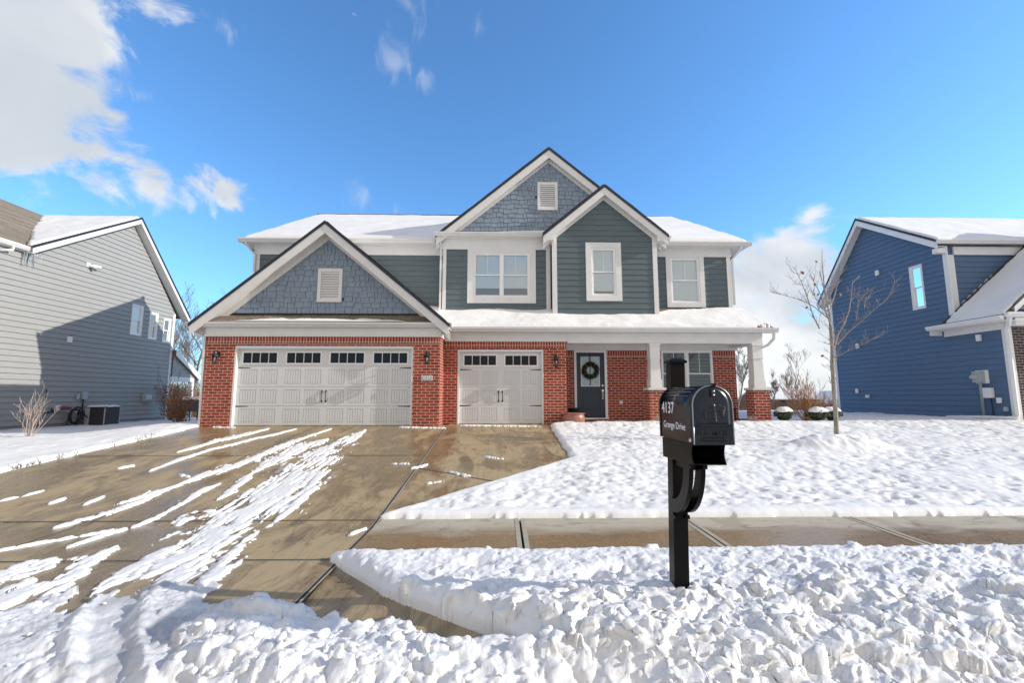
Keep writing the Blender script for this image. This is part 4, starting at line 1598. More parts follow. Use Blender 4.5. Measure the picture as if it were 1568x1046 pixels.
    # columns
    for (x0, x1) in ((4.17, 4.63), (7.18, 7.63)):
        y0, y1 = 12.95, 13.40
        mb = MB()
        mb.box(x0, x1, y0, y1, .45, 1.69)
        c = mb.build('porch_column', 'brick', H)
        mb = MB()
        mb.box(x0 - .035, x1 + .035, y0 - .035, y1 + .035, 1.691, 1.76)
        mb.build('pier_cap', 'stone_cap', c, bevel=.008)
        xc, yc = (x0 + x1) / 2, (y0 + y1) / 2
        mb = MB()

        def fr(r0, r1, za, zb): mb.hexa([(xc - r0, yc - r0, za), (xc + r0, yc - r0, za), (xc + r0, yc + r0, za), (xc - r0, yc + r0, za)], [(xc - r1, yc - r1, zb), (xc + r1, yc - r1, zb), (xc + r1, yc + r1, zb), (xc - r1, yc + r1, zb)])
        fr(.168, .166, 1.761, 2.0)
        fr(.150, .128, 2.001, 3.0)
        fr(.155, .155, 2.60, 2.625)
        fr(.148, .145, 2.626, 2.98)
        fr(.165, .165, 2.981, 3.049)
        mb.build('shaft', 'trim', c, bevel=.004)
    # --- garage gable
    roofA = gable_roof(H, -4.885, 3.43, 6.30, 3.455, 12.10, 14.36, 12.46, None)
    # pent strip of shingles below the shake wall
    mb = MB()
    slab(mb, (-8.2, 12.20, 3.47), (-1.56, 12.20, 3.47), (-2.1, 12.52, 3.80), (-7.65, 12.52, 3.80), .03)
    pent = mb.build('roof', 'shingle', H)
    A, B, C, D = (-7.3, 12.20, 3.47), (-2.6, 12.20, 3.47), (-2.6, 12.52, 3.80), (-7.3, 12.52, 3.80)

    def fnp(u, v, Pp):
        lim = .42 * np.sqrt(np.clip(1 - (2 * u - 1) ** 2, 0, 1)) * (.6 + .7 * fbm(u * 12, u * 0, 3, 97)) + .03
        return np.where(v < lim, .045 * np.sqrt(np.clip(1 - v / np.maximum(lim, .01), 0, 1)) + .01, -1)
    snow_on('snow_cover', A, B, C, D, 400, 24, fnp, pent)
    s = (6.30 - 3.455) / 3.43
    mb = MB()
    top = 6.30 - .30 - .05
    zb = 3.785
    hwb = (top - zb) / s
    vA = (-5.13, -4.46, 4.10, 5.05)
    shakes(mb, [(-4.885 - hwb, zb), (-4.885 + hwb, zb), (-4.885, top)], plane('front', 12.46), .150, [(vA[0] + .03, vA[1] - .03, vA[2] + .05, vA[3] - .05)], 3)
    mb.build('shake_wall', ['shake', 'shakeback'], H)
    mb = MB()
    mb.box(-7.4, -2.35, 12.42, 12.458, zb - .03, zb - .002)
    mb.build('flashing', 'edge', H)
    vent(H, plane('front', 12.46), *vA)

    # snow on both slopes of the gable, thin
    def thin(seed, base=.02):
        def fn(u, v, Pp): return np.where((v > .01) & (v < .985), base + .03 * fbm(u * 6, v * 9, 3, seed), -1) * 1.0
        return fn
    for sg in (-1, 1):
        e = -4.885 + sg * 3.43
        snow_on('snow_cover', (e, 14.36, 3.455), (e, 12.115, 3.455), (-4.885, 12.115, 6.30), (-4.885, 14.36, 6.30), 30, 60, thin(100 + sg), roofA)
    # --- upper storey walls
    # left wing
    P = plane('front', YM)
    mb = MB()
    siding(mb, [(-7.92, 3.3), (-1.86, 3.3), (-1.86, 6.2), (-7.92, 6.2)], P, 3.40)
    mb.build('siding_wall', 'siding', H)
    mb = MB()
    siding(mb, [(YM, 3.2), (20.8, 3.2), (20.8, 6.2), (YM, 6.2)], plane('-x', -7.92), 3.40)
    mb.build('siding_wall', 'siding', H)
    mb = MB()
    siding(mb, [(YM, 3.1), (20.8, 3.1), (20.8, 6.2), (YM, 6.2)], plane('+x', 7.40), 3.40)
    mb.build('siding_wall', 'siding', H)
    mb = MB()
    siding(mb, [(-7.92, .4), (7.40, .4), (7.40, 5.6), (-7.92, 5.6)], plane('back', 20.8), 3.40)
    mb.build('siding_wall', 'siding', H)
    mb = MB()
    mb.box(-7.95, -7.80, YM - .03, YM + .08, 3.3, 6.05)
    mb.pieces('corner_board', 'trim', H)
    # central bay
    cw = (-.93, .84, 4.60, 6.04)
    mb = MB()
    siding(mb, [(-1.88, 4.05), (1.52, 4.05), (1.52, 6.2), (-1.88, 6.2)], plane('front', YC), 4.16, holes=[cw])
    mb.face([(-1.88, YC, 4.0), (-1.88, YM, 4.0), (-1.88, YM, 6.3), (-1.88, YC, 6.3)])
    mb.build('siding_wall', 'siding', H)
    mb = MB()
    mb.box(-1.90, -1.79, YC - .032, YC + .05, 4.14, 6.14)
    mb.box(1.36, 1.49, YC - .032, YC + .02, 4.14, 6.14)
    mb.pieces('corner_board', 'trim', H)
    window(H, 'front', YC, *cw, trim=.19, mull=1, blind_drop=.84)
    # small gable bay
    sg_s = (8.10 - 6.50) / 1.93
    ge = 3.165
    gw = (2.735, 3.50, 4.60, 6.12)
    zt = 8.10 - .30
    mb = MB()
    zside = zt - 1.60 * sg_s
    siding(mb, [(1.57, 3.98), (4.76, 3.98), (4.76, zside), (ge, zt), (1.57, zside)], plane('front', YG), 4.02, holes=[gw])
    mb.build('siding_wall', 'siding', H)
    mb = MB()
    mb.face([(1.54, YG, 3.9), (1.54, YC + .3, 3.9), (1.54, YC + .3, 6.6), (1.54, YG, 6.6)])
    mb.build('siding_wall', 'siding', H)
    mb = MB()
    mb.face([(4.79, YG, 3.9), (4.79, YM, 3.9), (4.79, YM, 6.6), (4.79, YG, 6.6)])
    mb.build('siding_wall', 'siding', H)
    mb = MB()
    mb.box(1.52, 1.665, YG - .034, YG + .06, 3.98, 6.48)
    mb.box(4.66, 4.80, YG - .034, YG + .06, 3.98, 6.48)
    mb.pieces('corner_board', 'trim', H)
    window(H, 'front', YG, *gw, trim=.17, blind_drop=.93)
    roofG = gable_roof(H, ge, 1.93, 8.10, 6.50, 13.48, 17.3, YG, None, rake=.19)
    # boxed eave returns
    mb = MB()
    for sg in (-1, 1):
        e = ge + sg * 1.93
        i = ge + sg * 1.60
        poly = [(e, 6.43), (i, 6.43 + .33 * sg_s - .1), (i, 6.30), (e, 6.30)]
        mb.extrude_y(poly, 13.485, 13.72)
        mb.box(min(e, i), max(e, i), 13.721, 14.2, 6.30, 6.32)
    mb.pieces('eave_return', 'trim', H)
    # small side gutters on that gable
    for sg in (-1, 1):
        e = ge + sg * 1.93
        mb = MB()
        mb.hexa([(e + sg * .005, 13.47, 6.33), (e + sg * .07, 13.47, 6.33), (e + sg * .12, 13.47, 6.45), (e + sg * .005, 13.47, 6.45)],
                [(e + sg * .005, 14.15, 6.33), (e + sg * .07, 14.15, 6.33), (e + sg * .12, 14.15, 6.45), (e + sg * .005, 14.15, 6.45)])
        if sg > 0: mb.build('gutter', 'gutter', H)
    # right wing
    rw = (5.45, 6.40, 4.52, 6.02)
    mb = MB()
    siding(mb, [(4.80, 4.16), (7.42, 4.16), (7.42, 6.2), (4.80, 6.2)], plane('front', YM), 4.24, holes=[rw])
    mb.build('siding_wall', 'siding', H)
    mb = MB()
    mb.box(7.30, 7.43, YM - .032, YM + .06, 4.24, 6.05)
    mb.pieces('corner_board', 'trim', H)
    window(H, 'front', YM, *rw, trim=.15)
    # friezes below the upper eaves
    mb = MB()
    mb.box(-7.98, -1.905, YM - .045, YM + .02, 6.05, 6.38)
    mb.box(-1.93, 1.50, YC - .045, YC + .02, 6.14, 6.50)
    mb.box(4.805, 7.46, YM - .045, YM + .02, 6.05, 6.36)
    mb.pieces('frieze_board', 'trim', H)
    # --- main roof
    ze, zr = 6.50, 8.85
    mb = MB()
    eL, eR, rL, rR = -8.33, 7.98, -7.60, 7.10
    e0, e1 = 14.12, 21.2
    zb_ = 5.5
    slab(mb, (eL, e0, ze), (eR, e0, ze), (rR, 18.0, zr), (rL, 18.0, zr), .06)
    slab(mb, (eR, e1, zb_), (eL, e1, zb_), (rL, 18.001, zr), (rR, 18.001, zr), .06)
    mb.hexa([(eL, e0, ze - .06), (rL, 18, zr - .06), (eL, e1, zb_ - .06)], [(eL, e0, ze - .001), (rL, 18, zr - .001), (eL, e1, zb_ - .001)])
    mb.hexa([(eR, e0, ze - .06), (rR, 18, zr - .06), (eR, e1, zb_ - .06)], [(eR, e0, ze - .001), (rR, 18, zr - .001), (eR, e1, zb_ - .001)])
    mb.hexa([(rL, 17.93, zr + .045), (rR, 17.93, zr + .045), (rR, 18.07, zr + .045), (rL, 18.07, zr + .045)], [(rL, 17.93, zr + .075), (rR, 17.93, zr + .075), (rR, 18.07, zr + .075), (rL, 18.07, zr + .075)])
    main = mb.build('roof', 'shingle', H)

    def fm(u, v, Pp):
        x = Pp[..., 0]
        t = .04 + .09 * fbm(u * 11, v * 6, 4, 110)
        e = np.minimum(u, 1 - u) * 15
        t = t * sst(v, 0, .012) * sst(e, .02, .14)
        return np.where((e > .04 + .05 * fbm(v * 9, v * 0, 2, 111)) & (v > .002) & (v < .992), t + .01, -1)
    snow_on('snow_cover', (eL, e0, ze), (eR, e0, ze), (rR, 18, zr), (rL, 18, zr), 500, 120, fm, main)
    gutter_x(H, eL - .02, -2.15, 14.10, 6.485)
    gutter_x(H, 5.15, eR + .03, 14.10, 6.465)
    mb = MB()
    mb.box(eL + .03, -1.94, 14.101, YM - .046, 6.36, 6.385)
    mb.box(4.81, eR - .03, 14.101, YM - .046, 6.34, 6.365)
    mb.box(eL + .03, -7.94, YM - .04, 20.9, 6.36, 6.385)
    mb.box(7.43, eR - .03, YM - .04, 20.9, 6.34, 6.365)
    for i in range(5):
        mb.box(-6 + i * .9, -5.6 + i * .9, 14.14, 14.24, 6.352, 6.3595)
        if i < 3: mb.box(5.2 + i * .9, 5.6 + i * .9, 14.14, 14.24, 6.332, 6.3395)
    mb.pieces('soffit', 'trim', H)
    # --- big central gable
    roofC = gable_roof(H, 1.47, 3.57, 9.50, 6.55, 13.80, 19.5, 14.0, None)
    s = (9.5 - 6.55) / 3.57
    top = 9.5 - .31
    zb = 6.74
    hwb = (top - zb) / s
    mb = MB()
    vC = (1.10, 1.75, 7.46, 8.40)
    shakes(mb, [(1.47 - hwb, zb), (1.47 + hwb, zb), (1.47, top)], plane('front', 14.0), .152, [(vC[0] + .03, vC[1] - .03, vC[2] + .05, vC[3] - .05)], 8)
    mb.build('shake_wall', ['shake', 'shakeback'], H)
    mb = MB()
    mb.box(-1.5, 2.2, 13.955, 13.998, zb - .03, zb - .002)
    mb.build('flashing', 'edge', H)
    vent(H, plane('front', 14.0), *vC)
    mb = MB()
    slab(mb, (-2.0, 13.84, 6.60), (1.26, 13.84, 6.60), (1.6, 14.02, 6.745), (-1.55, 14.02, 6.745), .03)
    pent = mb.build('roof', 'shingle', H)

    def fp(u, v, Pp):
        lim = .95 * sst(u, .12, .75) * (.8 + .4 * fbm(u * 10, u * 0, 3, 120))
        return np.where(v < lim, .03 + .035 * sst(u, .3, 1), -1)
    snow_on('snow_cover', (-1.5, 13.84, 6.60), (1.25, 13.84, 6.60), (1.35, 14.02, 6.745), (-1.4, 14.02, 6.745), 260, 20, fp, pent)
    gutter_x(H, -2.17, 1.24, 13.83, 6.63)
    mb = MB()
    mb.box(-2.1, 1.52, 13.831, YC - .046, 6.49, 6.505)
    mb.box(-2.1, -1.935, YC - .046, YM, 6.49, 6.505)
    for i in range(3): mb.box(-1.6 + i * .95, -1.2 + i * .95, 13.86, 13.93, 6.482, 6.4895)
    mb.pieces('soffit', 'trim', H)
    for sg in (-1, 1):
        e = 1.47 + sg * 3.57
        snow_on('snow_cover', (e, 19.5, 6.55), (e, 13.815, 6.55), (1.47, 13.815, 9.5), (1.47, 19.5, 9.5), 80, 60, thin(130 + sg, .03), roofC)
        e = ge + sg * 1.93
        snow_on('snow_cover', (e, 17.3, 6.50), (e, 13.495, 6.50), (ge, 13.495, 8.10), (ge, 17.3, 8.10), 60, 40, thin(133 + sg, .035), roofG)
    mb = MB()
    mb.extrude_y([(1.47 - 3.4, 6.4), (1.47 + 3.4, 6.4), (1.47, 9.25)], 19.3, 19.4)
    mb.build('gable_end', 'siding', H)
    # downspouts
    zt = 6.36
    downspout(H, [(-8.1, 14.03, 6.37), (-8.1, 14.06, 6.28), (-7.93, 14.27, 6.02), (-7.93, 14.28, 3.4)])
    downspout(H, [(-1.99, 13.78, 6.5), (-1.99, 13.80, 6.44), (-1.96, 13.96, 6.30), (-1.96, 13.96, 4.25), (-2.0, 13.9, 4.16)])
    downspout(H, [(7.66, 14.03, 6.35), (7.66, 14.05, 6.24), (7.46, 14.27, 5.96), (7.46, 14.27, 4.45)])
    downspout(H, [(7.78, 12.79, 3.35), (7.78, 12.82, 3.16), (7.70, 13.0, 3.0), (7.56, 13.12, 2.92), (7.53, 13.15, 2.6)])
    downspout(H, [(-8.28, 12.17, 3.37), (-8.27, 12.2, 3.28), (-8.22, 12.25, 3.20), (-8.02, 12.32, 3.10), (-8.0, 12.34, 1.2), (-8.0, 12.34, .72)])
    # lamps, plaque, outlet, small bits
    lamp(H, -7.62, YA, 2.54)
    lamp(H, -2.03, YA, 2.54)
    lamp(H, 1.52, YB, 2.52)
    mb = MB()
    mb.box(-2.19, -1.89, YA - .03, YA - .001, 1.93, 2.07)
    pq = mb.build('number_plaque', 'stone_cap', H, bevel=.006)
    mb = MB()
    mb.box(-2.17, -1.91, YA - .0335, YA - .0305, 1.95, 2.05)
    mb.build('plaque_panel', 'grey_box', pq)
    text_mesh('digits', '4137', .10, 'letter', pq, (-2.04, YA - .035, 2.0), ROT_FRONT, bold=.002)
    mb = MB()
    mb.box(3.66, 3.76, YM - .05, YM - .001, 1.28, 1.38)
    mb.build('outlet_box', 'trim_white', H, bevel=.01)
    for x, y0, z0 in ((-2.435, YA + .0, 1.90), (1.155, YB + .0, 2.02)):
        mb = MB()
        mb.box(x - .012, x + .012, y0 - .012, y0 + .018, z0, z0 + .14)
        mb.pieces('keypad', 'trim_white', H)
    return H


def lite():
    """patterned privacy glass of the front door"""
    t = NT('door_lite')
    n = t.noise(22, 4, .6)
    t.set(t.mix(t.ramp(n, .4, .62), (.20, .34, .38), (.46, .56, .58)), .12, spec=.8)
    t.bump(n, .4, .004)
    return t.m


M['door_lite'] = lite()
brick_house()


# ------------------------------------------------------------------ grey house on the left
def grey_house():
    X0 = -15.0
    G = thing('grey_house', 'light grey lap sided house left of the driveway with icicles at its gutter', 'house', (-19, 17, .4))
    P = plane('+x', X0)
    ze, zr, zf = 6.20, 8.74, 5.20
    y0, yp, y1 = 14.32, 18.05, 21.35
    poly = [(6.0, .62), (20.78, .62), (20.78, 5.30), (18.05, 8.50), (14.3, 6.0), (6.0, 6.0)]
    wins = [(18.42, 18.96, 4.02, 5.24), (19.36, 19.80, 3.96, 5.08), (20.18, 20.58, 3.92, 4.96)]
    mb = MB()
    siding(mb, poly, P, .62, .178, .028, wins, .5)
    mb.build('siding_wall', ['grey_siding', 'grey_box'], G)
    for w in wins: window(G, '+x', X0, *w, trim=.02, trimmat='trim_white', proud=.03, grille=False, blinds='full' if w[0] < 19 else None, room=True, pane='glass_sky')
    mb = MB()
    mb.box(X0 - .25, X0 - .02, 6.0, 20.76, -.1, .62)
    mb.build('foundation', 'found', G)
    # corner board
    mb = MB()
    mb.box(X0 - .02, X0 + .035, 20.70, 20.83, .62, 5.25)
    mb.pieces('corner_board', 'trim_white', G)
    # roof: main, side gable towards us
    mb = MB()
    o = X0 + .32
    slab(mb, (-24, y0 - .25, ze), (o, y0 - .25, ze), (o, yp, zr), (-24, yp, zr), .07)
    slab(mb, (o, y1, zf), (-24, y1, zf), (-24, yp + .001, zr), (o, yp + .001, zr), .07)
    rf = mb.build('roof', 'shingle', G)
    mb = MB()
    for a, b, c in (((y0 - .28), ze - .0, 0), ((y1 + .02), zf, 1)):
        d = Vector((0, yp - a, zr - b))
        lo = [(o + .005, a, b - .07), (o + .03, a, b - .07), (o + .03, yp, zr - .07), (o + .005, yp, zr - .07)]
        mb.hexa(lo, [(x, y, z + .085) for x, y, z in lo])
    mb.pieces('drip_edge', 'edge', rf)
    mb = MB()
    for a, b in ((y0 - .25, ze), (y1, zf)):
        lo = [(o - .03, a, b - .25), (o + .004, a, b - .25), (o + .004, yp, zr - .25), (o - .03, yp, zr - .25)]
        mb.hexa(lo, [(x, y, z + .179) for x, y, z in lo])
    mb.pieces('rake_board', 'trim', rf)
    mb = MB()
    for a, b in ((y0 - .25, ze), (y1, zf)):
        lo = [(X0 - .02, a, b - .22), (o - .031, a, b - .22), (o - .031, yp, zr - .22), (X0 - .02, yp, zr - .22)]
        mb.hexa(lo, [(x, y, z + .02) for x, y, z in lo])
    mb.pieces('soffit', 'trim', rf)

    def fs(u, v, Pp):
        x, y = Pp[..., 0], Pp[..., 1]
        k = (8.74 - 6.2) / 3.98
        valley = -15.0 - (y - 14.2) * .96 + .35 * (fbm(y * 4, y * 0, 3, 140) - .5)
        t = .05 + .05 * fbm(x * 2, y * 2, 3, 141)
        return np.where((x > valley) & (x < o - .02) & (v > .01) & (v < .985), t * sst(o - x, .02, .15) + .01, -1)
    snow_on('snow_cover', (-20, y0 - .25, ze), (o, y0 - .25, ze), (o, yp, zr), (-20, yp, zr), 160, 120, fs, rf)
    # front wing: cross gable with a bare brown slope facing us
    mb = MB()
    slab(mb, (X0 + .12, 4.0, 6.17), (X0 + .12, 14.1, 6.17), (-18.6, 18.0, 8.79), (-18.6, 4.0, 8.79), .07)
    mb.build('roof', 'shingle', G)
    mb = MB()
    pr = [(X0 + .0, 6.02), (X0 + .19, 6.02), (X0 + .25, 6.15), (X0 + .125, 6.155), (X0 + .12, 6.1), (X0, 6.1)]
    mb.extrude_y([(X0 + .121, 6.03), (X0 + .19, 6.03), (X0 + .245, 6.10), (X0 + .245, 6.155), (X0 + .121, 6.155)], 5.0, 14.12)
    mb.extrude_y([(X0 + .01, 6.0), (X0 + .12, 6.0), (X0 + .12, 6.155), (X0 + .01, 6.155)], 5.0, 14.10)
    mb.build('gutter', 'trim_white', G)
    downspout(G, [(X0 + .18, 13.62, 6.03), (X0 + .18, 13.62, 5.92), (X0 + .07, 13.3, 5.80), (X0 + .07, 13.28, .7)], mat='trim_white')
    # icicles
    r = random.Random(4)
    mb = MB()
    for i in range(26):
        y = 14.02 + r.random() * .42
        x = X0 + .05 + r.random() * .22
        ln = .12 + r.random() * .42
        mb.tube([(x, y, 6.04), (x + r.uniform(-.01, .01), y, 6.04 - ln * .5), (x, y, 6.04 - ln)], [.012, .008, .002], 5)
    mb.build('icicles', 'ice', G, True)
    # rear porch: lower roof with post and beam
    mb = MB()
    o2 = X0 + .22
    slab(mb, (o2, 22.75, 2.44), (-22, 22.75, 2.44), (-22, 20.80, 3.62), (o2, 20.80, 3.62), .07)
    mb.build('porch_roof', 'shingle', G)
    mb = MB()
    lo = [(o2 + .002, 20.80, 3.36), (o2 + .03, 20.80, 3.36), (o2 + .03, 22.78, 2.16), (o2 + .002, 22.78, 2.16)]
    mb.hexa(lo, [(x, y, z + .27) for x, y, z in lo])
    mb.pieces('rake_board', 'trim', G)
    mb = MB()
    siding(mb, [(20.83, 2.42), (22.4, 2.42), (20.83, 3.36)], plane('+x', X0 + .1), 2.42)
    mb.build('siding_wall', 'grey_siding', G)
    mb = MB()
    mb.box(X0 - .08, X0 + .10, 20.84, 22.35, 2.20, 2.418)
    mb.box(X0 - .06, X0 + .10, 22.20, 22.35, .40, 2.199)
    mb.box(X0 - .02, X0 + .04, 20.79, 20.838, .50, 2.41)
    mb.pieces('porch_post', 'trim', G)
    # small things fixed to the wall
    for nm, mat, y, z, w, h, d in (('wall_vent', 'trim_white', 15.9, 3.47, .16, .20, .05), ('meter_box', 'grey_box', 16.66, 1.55, .20, .26, .10), ('meter_box', 'grey_box', 19.55, 1.50, .42, .36, .14),
                                   ('faucet_box', 'trim_white', 15.78, 1.13, .14, .18, .06), ('disconnect_box', 'grey_box', 16.45, 1.52, .1, .22, .06)):
        mb = MB()
        mb.box(X0 + .018, X0 + .018 + d, y - w / 2, y + w / 2, z - h / 2, z + h / 2)
        p = mb.build(nm, mat, G, bevel=.008)
        if nm == 'meter_box' and w > .3:
            mb = MB()
            for k in range(3): mb.box(X0 + .019 + d, X0 + .03 + d, y - w / 2 + .06 + k * .11, y - w / 2 + .12 + k * .11, z - .10, z + .10)
            mb.build('louvre', 'trim_white', p)
    mb = MB()
    mb.tube([(X0 + .05, 15.80, 1.13), (X0 + .16, 15.86, 1.13), (X0 + .2, 16.0, 1.12), (X0 + .2, 16.08, 1.12)], [.05, .06, .045, .02], 8)
    mb.build('faucet_cover', 'red', G)
    mb = MB()
    mb.tube([(X0 + .05, 15.55, 1.10), (X0 + .12, 15.55, 1.02), (X0 + .12, 15.3, .98), (X0 + .05, 15.2, .98)], .03, 6)
    mb.tube([(X0 + .04, 15.32, 1.75), (X0 + .04, 15.32, 1.3)], .012, 5)
    mb.build('pipe', 'rubber', G)
    mb = MB()
    mb.tube([(X0 + .06, 16.65, 1.42), (X0 + .06, 16.65, 1.05), (X0 + .10, 16.8, .8), (X0 + .2, 17.1, .55), (X0 + .25, 17.3, .52)], .02, 6)
    mb.build('conduit', 'rubber', G)
    # flood light high on the gable
    mb = MB()
    mb.box(X0 + .018, X0 + .05, 16.20, 16.34, 6.16, 6.32)
    mb.tube([(X0 + .05, 16.30, 6.22), (X0 + .14, 16.36, 6.20), (X0 + .22, 16.42, 6.16)], [.04, .05, .07], 8)
    mb.tube([(X0 + .05, 16.36, 6.26), (X0 + .14, 16.5, 6.24), (X0 + .2, 16.6, 6.22)], [.03, .05, .065], 8)
    mb.build('flood_light', 'trim_white', G)
    return G


grey_house()


# ------------------------------------------------------------------ blue house on the right
def blue_house():
    X0 = 14.5
    B = thing('blue_house', 'royal blue lap sided house right of the lawn with snowy roof and white trim', 'house', (18.5, 16, .8))
    P = plane('-x', X0)
    ze, zr, zf = 6.62, 8.63, 5.70
    y0, yp, y1 = 14.30, 17.31, 19.85
    mb = MB()
    w = (15.06, 15.50, 4.56, 6.06)
    siding(mb, [(12.72, .86), (14.28, .86), (14.28, 3.75), (12.72, 3.75)], P, .86)
    siding(mb, [(14.28, .86), (19.5, .86), (19.5, 5.90), (17.31, 8.40), (14.28, 6.40)], P, .86, .178, .020, [w], .5)
    mb.build('siding_wall', ['blue_siding', 'navy'], B)
    window(B, '-x', X0, *w, trim=.03, trimmat='trim_white', proud=.03, grille=False, blinds=None, pane='glass_sky')
    mb = MB()
    mb.box(X0 + .02, X0 + .25, 12.74, 19.48, .2, .858)
    mb.build('foundation', 'found', B)
    mb = MB()
    siding(mb, [(14.5, 3.7), (24, 3.7), (24, 6.40), (14.5, 6.40)], plane('front', 14.28), 3.80)
    mb.build('siding_wall', 'blue_siding', B)
    mb = MB()
    siding(mb, [(14.5, .8), (24, .8), (24, 5.6), (14.5, 5.6)], plane('back', 19.5), .86)
    mb.build('siding_wall', 'blue_siding', B)
    mb = MB()
    mb.box(X0 - .035, X0 + .0, 14.10, 14.26, 3.70, 6.40)
    mb.box(X0 + .001, X0 + .32, 14.23, 14.262, 3.70, 6.15)
    mb.box(X0 - .034, X0 + .03, 19.42, 19.54, .86, 5.9)
    mb.pieces('corner_board', 'trim_white', B)
    mb = MB()
    mb.box(X0 + .321, 24, 14.21, 14.262, 6.15, 6.42)
    mb.pieces('frieze_board', 'trim_white', B)
    # main roof
    mb = MB()
    o = X0 - .32
    slab(mb, (o, y0 - .18, ze), (26, y0 - .18, ze), (26, yp, zr), (o, yp, zr), .07)
    slab(mb, (26, y1, zf), (o, y1, zf), (o, yp + .001, zr), (26, yp + .001, zr), .07)
    rf = mb.build('roof', 'shingle', B)
    mb = MB()
    for a, b in ((y0 - .18, ze), (y1, zf)):
        lo = [(o - .03, a, b - .07), (o - .005, a, b - .07), (o - .005, yp, zr - .07), (o - .03, yp, zr - .07)]
        mb.hexa(lo, [(x, y, z + .085) for x, y, z in lo])
    mb.pieces('drip_edge', 'edge', rf)
    mb = MB()
    for a, b in ((y0 - .18, ze), (y1, zf)):
        lo = [(o - .004, a, b - .30), (o + .03, a, b - .30), (o + .03, yp, zr - .30), (o - .004, yp, zr - .30)]
        mb.hexa(lo, [(x, y, z + .229) for x, y, z in lo])
    mb.box(o, X0 - .036, 14.12, 14.3, 6.18, 6.34)
    mb.pieces('rake_board', 'trim_white', rf)
    mb = MB()
    for a, b in ((y0 - .18, ze), (y1, zf)):
        lo = [(o + .031, a, b - .24), (X0 + .02, a, b - .24), (X0 + .02, yp, zr - .24), (o + .031, yp, zr - .24)]
        mb.hexa(lo, [(x, y, z + .02) for x, y, z in lo])
    mb.pieces('soffit', 'trim_white', rf)
    snow_on('snow_cover', (o, y0 - .18, ze), (26, y0 - .18, ze), (26, yp, zr), (o, yp, zr), 260, 60,
            lambda u, v, Pp: np.where((v > .01) & (v < .985) & (u > .006), .05 + .05 * fbm(u * 20, v * 6, 3, 150), -1), rf)
    gutter_x(B, o - .02, 26, y0 - .20, 6.60, mat='trim_white')
    # taller roof mass further right that throws the shade seen on this roof
    # front wing: its left slope runs up to the right
    s = .85
    ex, ezv = X0 - .42, 3.80
    yF = 12.36
    zA = lambda x: ezv + s * (x - ex)
    mb = MB()
    slab(mb, (ex, yF, zA(ex)), (20.2, yF, zA(20.2)), (20.2, 14.24, zA(20.2)), (ex, 14.24, zA(ex)), .07)
    lr = mb.build('roof', 'shingle_dark', B)
    snow_on('snow_cover', (ex, 14.22, zA(ex)), (ex, yF, zA(ex)), (20.2, yF, zA(20.2)), (20.2, 14.22, zA(20.2)), 60, 200,
            lambda u, v, Pp: np.where((u > .06 + .05 * fbm(v * 40, v * 0, 3, 155)) & (u < .99) & (v > .006), .06, -1), lr)
    mb = MB()
    # eave gutter along depth
    mb.extrude_y([(ex - .005, 3.66), (ex - .07, 3.66), (ex - .12, 3.73), (ex - .12, 3.79), (ex - .005, 3.79)], yF - .02, 14.62)
    mb.build('gutter', 'trim_white', B)
    mb = MB()
    mb.box(ex, X0 - .002, yF + .0, 14.6, 3.64, 3.66)
    mb.box(ex, ex + .02, yF, 14.6, 3.661, 3.79)
    mb.hexa([(ex, 14.58, 3.50), (X0, 14.58, 3.50), (X0, 14.6, 3.50), (ex, 14.6, 3.50)], [(ex, 14.58, 3.64), (X0, 14.58, 3.64), (X0, 14.6, 3.64), (ex, 14.6, 3.64)])
    mb.box(X0 - .04, X0 - .018, 12.7, 14.5, 3.45, 3.639)
    mb.pieces('soffit', 'trim_white', B)
    # front return gutter, brick front, small gable
    gutter_x(B, X0 - .40, 21, yF - .005, 3.86, mat='trim_white')
    mb = MB()
    mb.box(X0 - .02, 21, yF + .05, 12.70, 3.52, 3.73)
    mb.pieces('frieze_board', 'trim_white', B)
    mb = MB()
    mb.face([(X0 + .12, 12.68, .6), (21, 12.68, .6), (21, 12.68, 3.52), (X0 + .12, 12.68, 3.52)])
    mb.face([(X0 + .12, 12.68, .6), (X0 + .12, 12.9, .6), (X0 + .12, 12.9, 3.52), (X0 + .12, 12.68, 3.52)])
    mb.build('brick_wall', 'brick_dark', B)
    mb = MB()
    mb.box(X0 - .03, X0 + .118, 12.66, 12.8, .85, 3.5)
    mb.pieces('corner_board', 'trim_white', B)
    mb = MB()
    lo = [(X0 - .05, 12.36, 3.87), (20, 12.36, 3.87 + s * 5.5), (20, 12.39, 3.87 + s * 5.5), (X0 - .05, 12.39, 3.87)]
    mb.hexa(lo, [(x, y, z + .20) for x, y, z in lo])
    mb.pieces('rake_board', 'trim_white', B)
    mb = MB()
    mb.face([(X0 + .2, 12.42, 3.87), (20, 12.42, 3.87), (20, 12.42, 3.87 + s * 5.2)])
    mb.build('shake_wall', 'shingle_dark', B)
    mb = MB()
    lo = [(X0 - .08, 12.335, 4.07), (20, 12.335, 4.07 + s * 5.5), (20, 12.36, 4.07 + s * 5.5), (X0 - .08, 12.36, 4.07)]
    mb.hexa(lo, [(x, y, z + .05) for x, y, z in lo])
    mb.pieces('drip_edge', 'edge', B)
    downspout(B, [(X0 - .30, 12.30, 3.74), (X0 - .30, 12.33, 3.62), (X0 - .18, 12.45, 3.53), (X0 - .08, 12.60, 3.44), (X0 - .07, 12.62, 1.0), (X0 - .10, 12.62, .92), (X0 - .22, 12.75, .90), (X0 - .30, 13.3, .90), (X0 - .34, 14.4, .86)], r=.055, mat='trim_white')
    # meter group
    mb = MB()
    mb.box(X0 - .05, X0 - .018, 13.30, 13.66, 1.90, 2.30)
    mp = mb.build('meter_board', 'trim_white', B)
    mb = MB()
    mb.box(X0 - .20, X0 - .051, 13.38, 13.64, 1.93, 2.27)
